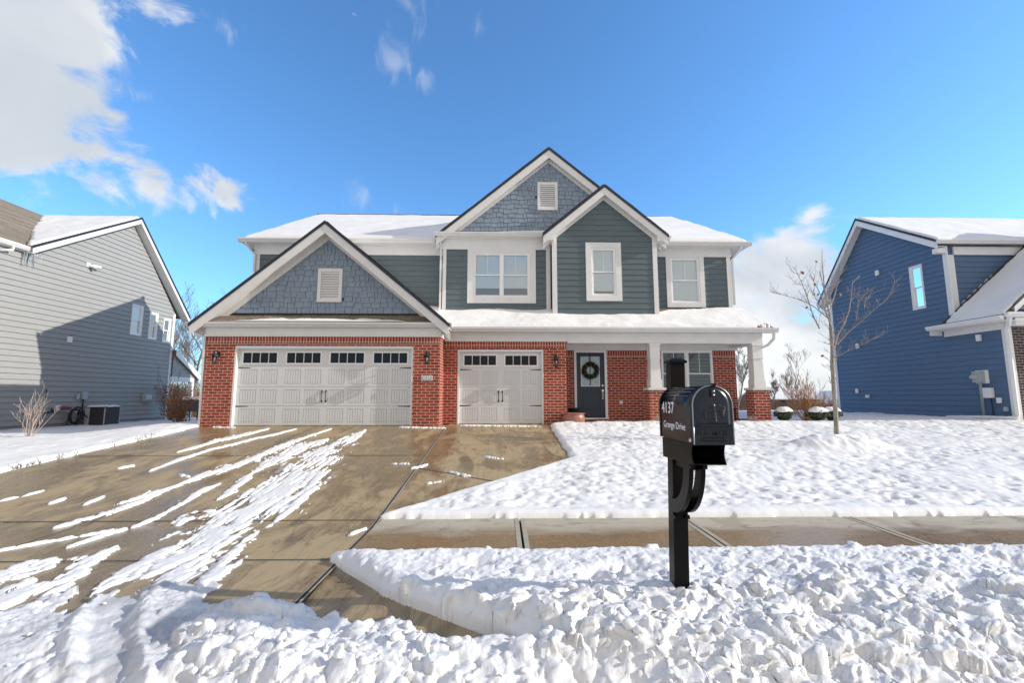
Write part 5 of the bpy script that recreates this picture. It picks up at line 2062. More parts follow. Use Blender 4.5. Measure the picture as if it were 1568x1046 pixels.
    mt = mb.build('meter_box', 'grey_box', B, bevel=.01)
    mb = MB()
    mb.tube([(X0 - .201, 13.55, 2.10), (X0 - .27, 13.55, 2.10)], .075, 16)
    mb.tube([(X0 - .27, 13.55, 2.10), (X0 - .33, 13.55, 2.10)], [.06, .05], 16)
    mb.build('meter_glass', 'grey_box', mt, True)
    mb = MB()
    mb.tube([(X0 - .12, 13.48, 1.93), (X0 - .12, 13.48, .80)], .04, 8)
    mb.build('conduit', 'grey_box', B, True)
    for nm, mat, y, z, w_, h, d in (('phone_box', 'trim_white', 13.32, 1.62, .24, .30, .12), ('outlet_box', 'trim_white', 13.08, 1.40, .12, .16, .06), ('junction_box', 'grey_box', 12.92, 1.15, .09, .13, .08),
                                    ('wall_lamp_base', 'trim_white', 13.42, 3.28, .12, .20, .08), ('wall_vent', 'trim_white', 16.85, 6.26, .14, .20, .07),
                                    ('wall_vent', 'trim_white', 18.15, 3.56, .14, .20, .07), ('wall_vent', 'trim_white', 18.40, 1.74, .12, .18, .06), ('hose_bib', 'trim_white', 17.86, 1.52, .12, .12, .10)):
        mb = MB()
        mb.box(X0 - .018 - d, X0 - .018, y - w_ / 2, y + w_ / 2, z - h / 2, z + h / 2)
        mb.build(nm, mat, B, bevel=.012)
    mb = MB()
    mb.tube([(X0 - .06, 13.28, 1.47), (X0 - .05, 13.28, .9)], .012, 5)
    mb.build('cable', 'rubber', B)
    return B


blue_house()


# ------------------------------------------------------------------ mailbox
def mailbox():
    T = thing('mailbox', 'glossy black arched mailbox on a square post reading 4137 in the snow by the sidewalk', 'mailbox', (1.285, 3.35, .05))
    # post
    mb = MB()
    px0, px1, py0, py1 = 1.232, 1.336, 3.30, 3.404
    mb.hexa([(1.183, py0, -.1), (1.287, py0, -.1), (1.287, py1, -.1), (1.183, py1, -.1)], [(1.228, py0, 1.745), (1.332, py0, 1.745), (1.332, py1, 1.745), (1.228, py1, 1.745)])
    post = mb.build('post', 'post_black', T, bevel=.004)
    mb = MB()
    c = (1.280, (py0 + py1) / 2)
    r = .064
    mb.box(c[0] - r, c[0] + r, c[1] - r, c[1] + r, 1.7455, 1.765)
    mb.hexa([(c[0] - r, c[1] - r, 1.7655), (c[0] + r, c[1] - r, 1.7655), (c[0] + r, c[1] + r, 1.7655), (c[0] - r, c[1] + r, 1.7655)],
            [(c[0] - .03, c[1] - .03, 1.785), (c[0] + .03, c[1] - .03, 1.785), (c[0] + .03, c[1] + .03, 1.785), (c[0] - .03, c[1] + .03, 1.785)])
    mb.build('post_cap', 'post_black', post, bevel=.003)
    # box shell
    x0, x1, yf, yb = 1.115, 1.345, 2.69, 3.24
    zb, zs = 1.225, 1.448
    R_ = (x1 - x0) / 2
    xc = (x0 + x1) / 2

    def arch(g=0.0, n=24, zb_=zb):
        pts = [(x0 - g, zb_), (x0 - g, zs)]
        for i in range(1, n): pts.append((xc - (R_ + g) * math.cos(math.pi * i / n), zs + (R_ + g) * math.sin(math.pi * i / n)))
        return pts + [(x1 + g, zs), (x1 + g, zb_)]
    mb = MB()
    mb.extrude_y(arch(), yf, yb)
    box = mb.build('box', 'mail_black', T)
    sm = box.data.polygons
    for p in sm: p.use_smooth = len(p.vertices) == 4 and abs(p.normal.z) > .02
    # rolled front and back rims
    for y in (yf + .012, yb - .006):
        mb = MB()
        a = arch(.002)
        mb.tube([(x, y, z) for x, z in a], .007, 6)
        mb.build('rim', 'mail_black', box, True)
    # stiffening ribs along the crown
    mb = MB()
    for i in range(9):
        t = math.pi * (.16 + .085 * i)
        x, z = xc - (R_ + .0005) * math.cos(t), zs + (R_ + .0005) * math.sin(t)
        mb.tube([(x, yf + .07, z), (x, yb - .05, z)], .004, 6)
    mb.build('rib', 'mail_black', box, True)
    # door, dished
    mb = MB()
    mb.extrude_y(arch(.006, zb_=zb - .004), yf - .016, yf - .001)
    door = mb.build('door', 'mail_blue', T)
    mb = MB()
    mb.tube([(x, yf - .016, z) for x, z in arch(.003)], .0045, 6)
    mb.build('door_rim', 'steel_edge', door, True)
    # relief panel as one sculpted sheet: domed field, ledge and eagle-like embossing
    n = 130
    u = np.linspace(-R_ + .006, R_ - .006, n)
    v = np.linspace(zb + .004, zs + R_ - .006, n)
    U, V = np.meshgrid(u, v)
    ledge = zb + .095
    ztop = np.where(V > zs, np.sqrt(np.clip(1 - ((V - zs) / (R_ - .006)) ** 2, 0, 1)) * (R_ - .006), R_ - .006)
    inside = np.abs(U) <= ztop + 1e-4
    edge_d = np.minimum(ztop - np.abs(U), .03)
    dome = .010 * sst(edge_d, 0, .03) * sst(V, ledge, ledge + .03)

    def line(pts, w, hgt):
        h = np.zeros_like(U)
        for i in range(len(pts) - 1):
            (ax, ay), (bx, by) = pts[i], pts[i + 1]
            dx, dy = bx - ax, by - ay
            t = np.clip(((U - ax) * dx + (V - ay) * dy) / (dx * dx + dy * dy), 0, 1)
            d = np.sqrt((U - ax - t * dx) ** 2 + (V - ay - t * dy) ** 2)
            h = np.maximum(h, hgt * np.clip(1 - (d / w) ** 2, 0, 1))
        return h
    zc = zb + .185
    E = line([(-.002, zc + .035), (0, zc), (.002, zc - .03)], .016, .006)
    for k in range(5):
        a = .012 + k * .011
        E = np.maximum(E, line([(-.008, zc + .022 - k * .006), (-.03 - .004 * k, zc + .036 - a * .5), (-.062 + .003 * k, zc + .022 - a)], .0050, .0032))
        E = np.maximum(E, line([(.008, zc + .024 - k * .006), (.032, zc + .046 - a * .5), (.068 - .003 * k, zc + .040 - a * 1.1)], .0050, .0032))
    E = np.maximum(E, line([(-.006, zc + .036), (-.02, zc + .03)], .008, .006))
    E = np.maximum(E, line([(0, zc - .03), (-.02, zc - .048), (.012, zc - .05), (.0, zc - .03)], .007, .004))
    ribs = np.zeros_like(U)
    for zr_ in (zb + .006, ledge - .004): ribs = np.maximum(ribs, .002 * np.clip(1 - np.abs(V - zr_) / .003, 0, 1))
    Yd = yf - .0165 - dome - E - ribs
    grid_mesh('relief_panel', xc + U, Yd, V, 'mail_blue', inside, door)
    # embossed lettering on the lower ledge
    text_mesh('embossed_letters', 'U.S. MAIL', .040, 'mail_blue', door, (xc - .004, yf - .0185, zb + .066), ROT_FRONT, extr=.0028, bold=.0006, spacing=1.15)
    text_mesh('embossed_letters', 'APPROVED BY THE', .0145, 'mail_blue', door, (xc - .004, yf - .0178, zb + .037), ROT_FRONT, extr=.0020, spacing=1.1)
    text_mesh('embossed_letters', 'POSTMASTER GENERAL', .0145, 'mail_blue', door, (xc - .004, yf - .0178, zb + .020), ROT_FRONT, extr=.0020, spacing=1.05)
    # latch
    mb = MB()
    zl = zs + R_
    mb.box(xc - .014, xc + .014, yf - .040, yf - .029, zl - .062, zl - .018)
    mb.tube([(xc + .008, yf - .035, zl + .006), (xc + .008, yf - .004, zl + .012), (xc + .012, yf + .03, zl + .010)], .009, 8)
    mb.box(xc + .000, xc + .020, yf - .028, yf + .02, zl - .004, zl + .012)
    mb.build('latch', 'mail_black', door, bevel=.003)
    mb = MB()
    for zz in (zl - .052, zl - .030): mb.lathe(0, 0, [(0, 0)], 3) if False else mb.tube([(xc, yf - .041, zz), (xc, yf - .046, zz)], .0045, 8)
    mb.build('rivet', 'chrome', door, True)
    mb = MB()
    mb.tube([(x0 - .001, yf + .03, zb + .022), (x0 - .012, yf + .03, zb + .022)], .011, 10)
    mb.build('hinge_pin', 'chrome', door, True)
    # flag folded down on the far side
    mb = MB()
    mb.box(x1 + .006, x1 + .011, 2.95, 3.16, zs - .02, zs + .012)
    mb.box(x1 + .006, x1 + .011, 3.10, 3.17, zs + .0125, zs + .06)
    mb.build('flag', 'mail_black', T)
    # lettering on the left flank
    text_mesh('house_number', '4137', .105, 'letter', T, (x0 - .0015, 3.085, 1.425), ROT_LEFT, bold=.0002, spacing=1.0, sx=1.08)
    text_mesh('street_name', 'Grange Drive', .062, 'letter', T, (x0 - .0015, 2.985, 1.315), ROT_LEFT, bold=.0, spacing=.98, sx=1.12)
    # open newspaper holder below
    mb = MB()
    hx0, hx1, hz0, hz1 = 1.122, 1.322, 1.100, 1.2205
    hyf, hyb = 2.735, 3.235
    t = .006
    side = [(hyf - .005, hz1), (hyf + .008, hz1 - .03), (hyf + .014, hz1 - .06), (hyf + .006, hz0 + .03), (hyf - .012, hz0), (hyb, hz0 - .012), (hyb, hz1)]
    for xa in (hx0, hx1 - t):
        mb.hexa([(xa, y, z) for y, z in side], [(xa + t, y, z) for y, z in side])
    mb.box(hx0 + t, hx1 - t, hyf, hyb, hz1 - t, hz1)
    mb.hexa([(hx0 + t, hyf - .010, hz0), (hx1 - t, hyf - .010, hz0), (hx1 - t, hyb, hz0 - .012), (hx0 + t, hyb, hz0 - .012)],
            [(hx0 + t, hyf - .010, hz0 + t), (hx1 - t, hyf - .010, hz0 + t), (hx1 - t, hyb, hz0 - .006), (hx0 + t, hyb, hz0 - .006)])
    mb.box(hx0 + t, hx1 - t, hyb - t, hyb, hz0, hz1 - t)
    mb.build('newspaper_holder', 'post_black', T)
    # arm behind the box to the post and twin scroll brackets
    mb = MB()
    mb.box(1.226, 1.272, 3.05, 3.299, 1.02, 1.086)
    mb.build('arm', 'post_black', T)
    for xa in (1.196, 1.274):
        mb = MB()
        outer, inner = [], []
        for i in range(15):
            a = math.pi / 2 * i / 14
            # quarter curve from the post (low) to under the box (high)
            outer.append((3.30 - .33 * math.sin(a) + .0, .70 + .375 * (1 - math.cos(a))))
            inner.append((3.30 - .235 * math.sin(a), .79 + .285 * (1 - math.cos(a))))
        outer = [(3.299, .685)] + outer + [(2.97, 1.086)]
        inner = [(3.299, .80)] + inner + [(3.065, 1.086)]
        w = .028
        for i in range(len(outer) - 1):
            q = [outer[i], outer[i + 1], inner[i + 1], inner[i]]
            mb.hexa([(xa, y, z) for y, z in q], [(xa + w, y, z) for y, z in q])
        for (y_, z_, s_) in ((2.965, 1.055, .022), (3.07, 1.06, .02), (3.28, .668, .018)):
            mb.box(xa - .0005, xa + w + .0005, y_ - s_, y_ + s_, z_ - .012, z_ + .012)
        mb.build('bracket', 'post_black', T)
    return T


M['steel_edge'] = NT('worn_steel_edge').set((.30, .32, .34), .3, .8).m
mailbox()


# ------------------------------------------------------------------ plants
def branch(mb, p, d, ln, r0, depth, rr, spread=.5, up=.25, n=4, kids=(2, 4), shrink=.62, seg=4, minr=.002):
    pts, rad = [p.copy()], [r0]
    q, dd = p.copy(), d.normalized()
    for i in range(seg):
        dd = (dd + Vector((rr.gauss(0, .12), rr.gauss(0, .12), rr.gauss(0, .08) + up * .12))).normalized()
        q = q + dd * ln / seg
        pts.append(q.copy())
        rad.append(max(minr, r0 * (1 - .7 * (i + 1) / seg)))
    mb.tube(pts, rad, n, cap=False)
    if depth <= 0: return
    for k in range(rr.randint(*kids)):
        t = rr.uniform(.3, 1.0)
        i = min(seg - 1, int(t * seg))
        bp = pts[i].lerp(pts[i + 1], t * seg - i)
        a = rr.uniform(0, 2 * math.pi)
        side = Vector((math.cos(a), math.sin(a), rr.uniform(-.1, .5)))
        nd = (dd * (1 - spread) + side * spread + Vector((0, 0, up))).normalized()
        branch(mb, bp, nd, ln * shrink * rr.uniform(.7, 1.15), max(minr, rad[i] * .6), depth - 1, rr, spread, up, max(3, n - 1), kids, shrink, max(2, seg - 1), minr)


def cyl_polyline(mb, pts, r0, r1, n=7, jitter=None):
    k = len(pts)
    rad = [r0 + (r1 - r0) * i / (k - 1) for i in range(k)]
    mb.tube(pts, rad, n, cap=True)


def young_tree():
    bx_, by_ = 7.20, 9.85
    bz = float(terr(bx_, by_))
    T = thing('young_tree', 'slender bare young street tree with a few brown leaves in a snow mound', 'tree', (bx_, by_, bz))
    # traced proportions: (lateral metres, height) in the tree's own plane, depth offsets added per branch
    m = 10.0 / 697.0 * .985

    def tr(lst, dy):
        out = []
        n = len(lst)
        for i, (zx, zy) in enumerate(lst):
            px, py = 1120 + zx / 2.907, 360 + zy / 2.907
            lx = (px - 1283) * m + (683 - py) * .0
            h = (683 - py) * m * 1.0
            lx += h * 0.074   # the view's tilt leans uprights inwards
            out.append(Vector((bx_ + lx, by_ + dy * (i / max(1, n - 1)), bz + .12 + h)))
        return out
    mb = MB()
    tk = tr([(474, 965), (470, 820), (462, 700), (457, 600), (457, 520), (450, 440), (447, 370), (425, 250), (415, 130), (415, 65)], 0)
    tk[0].z = bz - .05
    mb.tube(tk, [.050, .043, .039, .036, .032, .025, .019, .013, .008, .0035], 10)
    mb.build('trunk', 'bark_pale', T, True)
    lim = [([(457, 530), (430, 480), (400, 440), (350, 380), (300, 310), (232, 237)], -.9, .024), ([(400, 440), (380, 380), (365, 300), (345, 220), (330, 170), (312, 158)], .3, .014),
           ([(450, 400), (400, 330), (360, 290), (310, 262), (262, 237)], .7, .012), ([(462, 545), (490, 500), (520, 460), (570, 400), (610, 340), (640, 270), (665, 190), (722, 145)], .8, .026),
           ([(480, 512), (520, 455), (560, 410), (600, 360), (635, 320), (648, 255)], -.6, .016), ([(452, 335), (490, 270), (520, 200), (550, 130), (585, 45)], .4, .016),
           ([(458, 570), (425, 540), (390, 525), (330, 525)], -.7, .011), ([(462, 575), (520, 540), (560, 515), (605, 488)], -.4, .010),
           ([(448, 430), (430, 370), (400, 300), (370, 230), (350, 205)], -.4, .012), ([(430, 260), (470, 230), (500, 225), (540, 210)], .3, .007),
           ([(447, 380), (420, 330), (412, 270), (400, 220), (340, 205)], .5, .008), ([(610, 340), (640, 300), (690, 265)], .3, .008), ([(570, 400), (560, 330), (565, 290)], -.3, .008),
           ([(462, 640), (500, 580), (520, 560)], .3, .008)]
    rr = random.Random(12)
    mb = MB()
    leaf_spots = []
    for pts, dy, r0 in lim:
        P_ = tr(pts, dy)
        k = len(P_)
        mb.tube(P_, [max(.0035, r0 * (1 - .82 * i / (k - 1))) for i in range(k)], 6)
        for i in range(1, k):
            for _ in range(rr.randint(3, 5)):
                t = rr.random()
                bp = P_[i - 1].lerp(P_[i], t)
                d = (P_[i] - P_[i - 1]).normalized()
                a = Vector((rr.uniform(-1, 1), rr.uniform(-.8, .8), rr.uniform(-.1, 1)))
                branch(mb, bp, d * .6 + a * .7, rr.uniform(.10, .34), .0048, 1, rr, .5, .2, 4, (1, 3), .6, 3, .0028)
        leaf_spots.append(P_[-1])
    mb.build('crown', 'twig', T, True)
    mb = MB()
    for (zx, zy) in ((320, 155), (308, 187), (337, 248), (325, 305), (289, 357), (368, 285), (392, 568), (455, 295), (332, 170)):
        c = tr([(zx, zy)], 0)[0] + Vector((0, rr.uniform(-.5, .2), 0))
        for _ in range(2):
            a = rr.uniform(0, 6.3)
            ux, uz = Vector((math.cos(a), .3, math.sin(a))) * .035, Vector((-math.sin(a), .5, math.cos(a))) * .028
            o_ = Vector((rr.uniform(-.015, .015),) * 3)
            mb.face([c + o_ - ux, c + o_ + uz, c + o_ + ux, c + o_ - uz])
    mb.build('dry_leaves', 'leaf_dry', T)


young_tree()


def stem_shrub(name, label, x, y, mat, n, h, spread, seed, r=.006, leaves=0, leafmat='leaf_dry', depth=2, snowcap=False, group=None):
    z = float(terr(x, y)) + .05
    T = thing(name, label, 'shrub', (x, y, z), group)
    rr = random.Random(seed)
    mb = MB()
    for i in range(n):
        a = rr.uniform(0, 6.28)
        q = rr.random()
        d = Vector((math.cos(a) * spread * q, math.sin(a) * spread * q, 1))
        branch(mb, Vector((x + math.cos(a) * .06 * q, y + math.sin(a) * .06 * q, z - .04)), d, h * rr.uniform(.6, 1.0) * (1 - .25 * q), r * rr.uniform(.7, 1.2), depth, rr, .42, .35, 4, (1, 3), .5, 5, r * .38)
    mb.build('stems', mat, T, True)
    if leaves:
        mb = MB()
        for i in range(leaves):
            a = rr.uniform(0, 6.28)
            t = rr.uniform(.12, 1)
            q = math.sqrt(rr.random()) * (.2 + spread * .75 * t) * h * .75
            c = Vector((x + math.cos(a) * q, y + math.sin(a) * q, z + h * t * .9 * (1 - .2 * q)))
            b = rr.uniform(0, 6.28)
            s_ = rr.uniform(.012, .028)
            u_, v_ = Vector((math.cos(b), math.sin(b) * .6, rr.uniform(-.6, .6))) * s_, Vector((-math.sin(b), .4, math.cos(b))) * s_
            mb.face([c - u_, c + v_, c + u_, c - v_])
        mb.build('leaves', leafmat, T)
    return T


stem_shrub('bare_shrub', 'pale leafless shrub of upright twigs in the snow at the left edge', -11.75, 11.7, 'stem_pale', 15, 1.22, .62, 3, .010, depth=2)
stem_shrub('dry_shrub', 'bushy brown leaved shrub at the rear corner of the grey house', -11.55, 16.7, 'stem_brown', 34, 1.15, .50, 5, .007, 1500)
stem_shrub('dry_shrub', 'dense twiggy shrub with snow beneath the grey house rear porch', -14.1, 19.9, 'stem_brown', 40, 1.9, .5, 6, .008, 2200)
stem_shrub('willow_shrub', 'large fan of orange brown twigs right of the porch column', 8.95, 13.35, 'stem_orange', 70, 1.25, 1.1, 8, .010, depth=2)
stem_shrub('ornamental_grass', 'small clump of pale grass at the foot of the right porch column', 6.85, 12.55, 'stem_pale', 40, .26, .8, 9, .004, depth=1)
stem_shrub('ornamental_grass', 'small clump of pale grass at the foot of the left porch column', 4.25, 12.6, 'stem_pale', 40, .28, .8, 19, .004, depth=1)


def box_shrub(label, x, y, r, seed):
    z = float(terr(x, y)) + .06
    T = thing('evergreen_shrub', label, 'shrub', (x, y, z), 'evergreen shrubs in the bed right of the porch')
    rr = random.Random(seed)
    mb = MB()
    for i in range(10):
        a = rr.uniform(0, 6.28)
        mb.tube([(x, y, z - .05), (x + math.cos(a) * r * .35, y + math.sin(a) * r * .35, z + .12), (x + math.cos(a) * r * .7, y + math.sin(a) * r * .7, z + .24)], [.01, .007, .004], 5)
    mb.build('stems', 'stem_brown', T)
    mb = MB()
    for i in range(2600):
        d = Vector((rr.gauss(0, 1), rr.gauss(0, 1), rr.gauss(0, 1))).normalized() * (rr.random() ** .3)
        lump = 1 + .18 * math.sin(d.x * 9 + seed) * math.sin(d.y * 8)
        c = Vector((x + d.x * r * lump, y + d.y * r * lump, z + .20 + d.z * .17))
        if d.z < -.2: c = c.lerp(Vector((x, y, c.z)), .35)
        b = rr.uniform(0, 6.28)
        s_ = rr.uniform(.008, .018)
        u_ = Vector((math.cos(b), math.sin(b), rr.uniform(-.7, .7))) * s_
        v_ = Vector((-math.sin(b) * .5, .5, math.cos(b))) * s_
        mb.face([c - u_, c + v_, c + u_, c - v_])
    mb.build('foliage', 'leaf_green', T)
    # snow cushion lying on top
    n = 40
    A, Rr = np.meshgrid(np.linspace(0, 2 * np.pi, n), np.linspace(0, 1, 16))
    rad = r * (.80 + .10 * np.sin(A * 3 + seed)) * Rr
    X, Y = x + rad * np.cos(A), y + rad * np.sin(A)
    Z = z + .345 + .085 * np.sqrt(np.clip(1 - Rr ** 3, 0, 1)) - .05 * Rr ** 2 + (fbm(X * 9, Y * 9, 3, seed) - .5) * .05
    grid_mesh('snow_cap', X, Y, Z, 'snow', None, T)


box_shrub('low evergreen shrub under a snow cap, nearest the right porch column', 7.72, 12.5, .27, 21)
box_shrub('low evergreen shrub under a snow cap, in the middle of the bed', 8.62, 12.45, .30, 22)
box_shrub('low evergreen shrub under a snow cap, directly behind the young tree', 9.12, 12.6, .27, 23)


def big_tree(label, x, y, h, seed, group='bare trees behind the houses', mat='bark_far'):
    z = float(terr(x, y)) - .1
    T = thing('bare_tree', label, 'tree', (x, y, z), group)
    rr = random.Random(seed)
    mb = MB()
    pts = [Vector((x, y, z))]
    for i in range(5): pts.append(pts[-1] + Vector((rr.gauss(0, .12), rr.gauss(0, .12), h * .15)))
    mb.tube(pts, [h * .018 * (1 - .13 * i) for i in range(6)], 7)
    mb.build('trunk', mat, T)
    mb = MB()
    for i in range(11):
        t = rr.uniform(.25, 1)
        k = min(4, int(t * 5))
        p = pts[k].lerp(pts[k + 1], t * 5 - k)
        a = rr.uniform(0, 6.28)
        sp = .75 * (1.15 - t * .6)
        branch(mb, p, Vector((math.cos(a) * sp, math.sin(a) * sp, 1)), h * rr.uniform(.32, .5), h * .007, 3, rr, .45, .3, 4, (3, 5), .58, 4, .008)
    mb.build('crown', mat, T)
    return T


big_tree('tall bare tree showing between the grey house and the garage', -19.3, 29, 6.6, 31)
big_tree('bare tree crown just left of the garage gutter', -18.6, 36, 7.6, 32)
big_tree('bare tree close behind the grey house rear porch', -24.5, 34, 7.2, 33)
big_tree('thin bare tree seen between the porch wall and the right column', 15.6, 30, 3.9, 34)
big_tree('round bare tree rising behind the far snowy roofs', 28.2, 43.0, 4.8, 35)
big_tree('small bare tree just right of the porch column top', 21.3, 36, 2.6, 36)
big_tree('small dark bare tree left of the blue house corner', 34.5, 46, 4.9, 37)


def brush(name, label, mat, xr, yr, n, h0, h1, seed, rad=.012):
    rr = random.Random(seed)
    mb = MB()
    for i in range(n):
        x, y = rr.uniform(*xr), rr.uniform(*yr)
        z = float(terr(x, y)) - .15
        h = rr.uniform(h0, h1)
        dx, dy = rr.gauss(0, .18) * h, rr.gauss(0, .18) * h
        p0, p1, p2 = Vector((x, y, z)), Vector((x + dx * .4, y + dy * .4, z + h * .55)), Vector((x + dx, y + dy, z + h))
        mb.tube([p0, p1, p2], [rad, rad * .7, rad * .3], 3, cap=False)
        for k in range(3):
            q = p0.lerp(p2, rr.uniform(.3, .9))
            mb.tube([q, q + Vector((rr.gauss(0, .25) * h * .4, rr.gauss(0, .2) * h * .4, h * .25))], [rad * .6, rad * .25], 3, cap=False)
    tag(mb.build(name, mat), label, 'brush', kind='stuff')


brush('tall_grass', 'tawny dry field grass beyond the right porch column', 'reed', (13, 60), (30, 44), 5200, .35, 1.0, 51, .02)
brush('thicket', 'grey brown thicket of bare brush along the field', 'brush_dark', (17, 75), (46, 60), 3000, .6, 1.8, 52, .03)
brush('tall_grass', 'tawny dry brush behind the grey house and garage', 'reed', (-40, -12), (25, 40), 4200, .8, 2.6, 53, .018)
brush('thicket', 'tall bare brush far behind the grey house', 'brush_dark', (-60, -14), (42, 56), 2200, 2.0, 4.2, 54, .03)


# ------------------------------------------------------------------ distant houses
def far_house(label, x, y, w, d, h, rh, wall, ridge='x', gx=None):
    z = float(terr(x, y)) - .2
    T = thing('distant_house', label, 'house', (x, y, z), 'far houses across the field')
    mb = MB()
    mb.box(x - w / 2, x + w / 2, y - d / 2, y + d / 2, z, z + h)
    if ridge == 'x':
        mb.extrude_x([(y - d / 2, z + h), (y + d / 2, z + h), (y, z + h + rh)], x - w / 2, x + w / 2)
    else:
        mb.extrude_y([(x - w / 2, z + h), (x + w / 2, z + h), (x, z + h + rh)], y - d / 2, y + d / 2)
    mb.build('wall', wall, T)
    mb = MB()
    o = .25
    if ridge == 'x':
        slab(mb, (x - w / 2 - o, y - d / 2 - o, z + h - .1), (x + w / 2 + o, y - d / 2 - o, z + h - .1), (x + w / 2 + o, y, z + h + rh + .1), (x - w / 2 - o, y, z + h + rh + .1), .12)
        slab(mb, (x + w / 2 + o, y + d / 2 + o, z + h - .1), (x - w / 2 - o, y + d / 2 + o, z + h - .1), (x - w / 2 - o, y + .01, z + h + rh + .1), (x + w / 2 + o, y + .01, z + h + rh + .1), .12)
    else:
        slab(mb, (x - w / 2 - o, y - d / 2 - o, z + h - .1), (x, y - d / 2 - o, z + h + rh + .1), (x, y + d / 2, z + h + rh + .1), (x - w / 2 - o, y + d / 2, z + h - .1), .12)
        slab(mb, (x + .001, y - d / 2 - o, z + h + rh + .1), (x + w / 2 + o, y - d / 2 - o, z + h - .1), (x + w / 2 + o, y + d / 2, z + h - .1), (x + .001, y + d / 2, z + h + rh + .1), .12)
    r = mb.build('roof', 'snow_roof', T)
    mb = MB()
    for k in (-.3, .28):
        mb.box(x + k * w - .45, x + k * w + .45, y - d / 2 - .03, y - d / 2 - .005, z + h * .45, z + h * .85)
    mb.build('window', 'door_glass', T)


far_house('distant brick house with a dark gable end left of the orange shrub', 41.0, 66, 9, 8, 1.9, 1.5, 'far_brick', 'x')
far_house('distant pale gabled house behind the orange shrub', 45.3, 62.5, 5, 6, 1.3, 1.5, 'far_tan', 'y')
far_house('distant low house with a blue white roof near the blue house corner', 52.0, 67, 9, 7, 1.5, 1.1, 'far_tan', 'x')


# ------------------------------------------------------------------ small things
def wreath():
    x, y, z = 2.77, YM + .012, 2.33
    T = thing('wreath', 'round evergreen wreath hanging on the glass of the navy front door', 'wreath', (x, y, z))
    rr = random.Random(3)
    mb, cn = MB(), MB()
    Rm = .205
    ring = [(x + Rm * math.cos(t * math.pi / 12), y, z + Rm * math.sin(t * math.pi / 12)) for t in range(25)]
    mb.tube(ring, .03, 6)
    for i in range(2600):
        a = rr.uniform(0, 6.283)
        c = Vector((x + Rm * math.cos(a), y, z + Rm * math.sin(a)))
        d = Vector((rr.gauss(0, 1), -abs(rr.gauss(0, .8)), rr.gauss(0, 1))).normalized()
        L_ = rr.uniform(.05, .10)
        s_ = d.cross(Vector((rr.random(), rr.random(), rr.random()))).normalized() * .005
        p = c + d * .012
        mb.face([p - s_, p + s_, p + d * L_ + s_ * .4, p + d * L_ - s_ * .4])
    mb.build('greenery', 'needle', T)
    for k in range(9):
        a = k * .7 + .2
        c = (x + Rm * math.cos(a), y - .06, z + Rm * math.sin(a))
        cn.lathe(c[0], c[1], [(.004, c[2] - .03), (.022, c[2] - .015), (.024, c[2]), (.014, c[2] + .02), (.003, c[2] + .03)], 7)
    cn.build('pine_cones', 'cone', T)
    mb = MB()
    mb.box(x - .012, x + .012, y + .004, y + .010, z + Rm, 2.895)
    mb.build('hanger', 'black_iron', T)


wreath()


def pots():
    x, y, z = 1.98, 12.86, .72
    T = thing('terracotta_planter', 'wide low terracotta bowl planter at the corner of the brick garage pillar', 'planter', (x, y, z))
    mb = MB()
    mb.lathe(x, y, [(.20, z - .02), (.26, z + .03), (.31, z + .12), (.32, z + .20), (.295, z + .27), (.285, z + .29), (.31, z + .31), (.325, z + .33), (.30, z + .335), (.27, z + .30)], 32)
    mb.build('bowl', 'terracotta', T, True)
    mb = MB()
    mb.lathe(x, y, [(.005, z + .305), (.272, z + .302)], 24)
    mb.build('potting_soil', 'dirt', T)
    x, y, z = 2.16, 13.9, .71
    T = thing('black_planter', 'tall glossy black planter standing on the porch beside the navy door', 'planter', (x, y, z))
    mb = MB()
    mb.lathe(x, y, [(.11, z + .002), (.13, z + .02), (.165, z + .30), (.175, z + .42), (.19, z + .43), (.19, z + .46), (.165, z + .46), (.155, z + .42)], 24)
    mb.build('pot', 'pot_black', T, True)
    mb = MB()
    mb.lathe(x, y, [(.005, z + .425), (.157, z + .42)], 16)
    mb.build('potting_soil', 'dirt', T)
    # porch chair, black, mostly hidden behind the mailbox
    x, y, z = 6.80, 14.0, .71
    T = thing('porch_chair', 'black rounded porch chair against the brick right of the front window', 'chair', (x, y, z))
    mb = MB()
    for sx in (-.24, .24):
        for sy in (-.22, .22): mb.tube([(x + sx, y + sy, z + .002), (x + sx * .95, y + sy * .9, z + .40)], .018, 6)
    mb.build('legs', 'post_black', T) if False else None
    for sx in (-.24, .24):
        for sy in (-.22, .22):
            mb = MB()
            mb.tube([(x + sx, y + sy, z + .002), (x + sx * .95, y + sy * .9, z + .40)], .018, 6)
            mb.build('leg', 'post_black', T, True)
    mb = MB()
    mb.box(x - .26, x + .26, y - .25, y + .22, z + .40, z + .45)
    mb.build('seat', 'post_black', T, bevel=.015)
    mb = MB()
    pr = [(-.26, .45), (-.27, .75), (-.2, .9), (-.1, .96), (.1, .96), (.2, .9), (.27, .75), (.26, .45)]
    mb.hexa([(x + a, y + .20 + .05 * (b - .45), z + b) for a, b in pr], [(x + a, y + .235 + .05 * (b - .45), z + b) for a, b in pr])
    mb.build('backrest', 'post_black', T, bevel=.01)


pots()


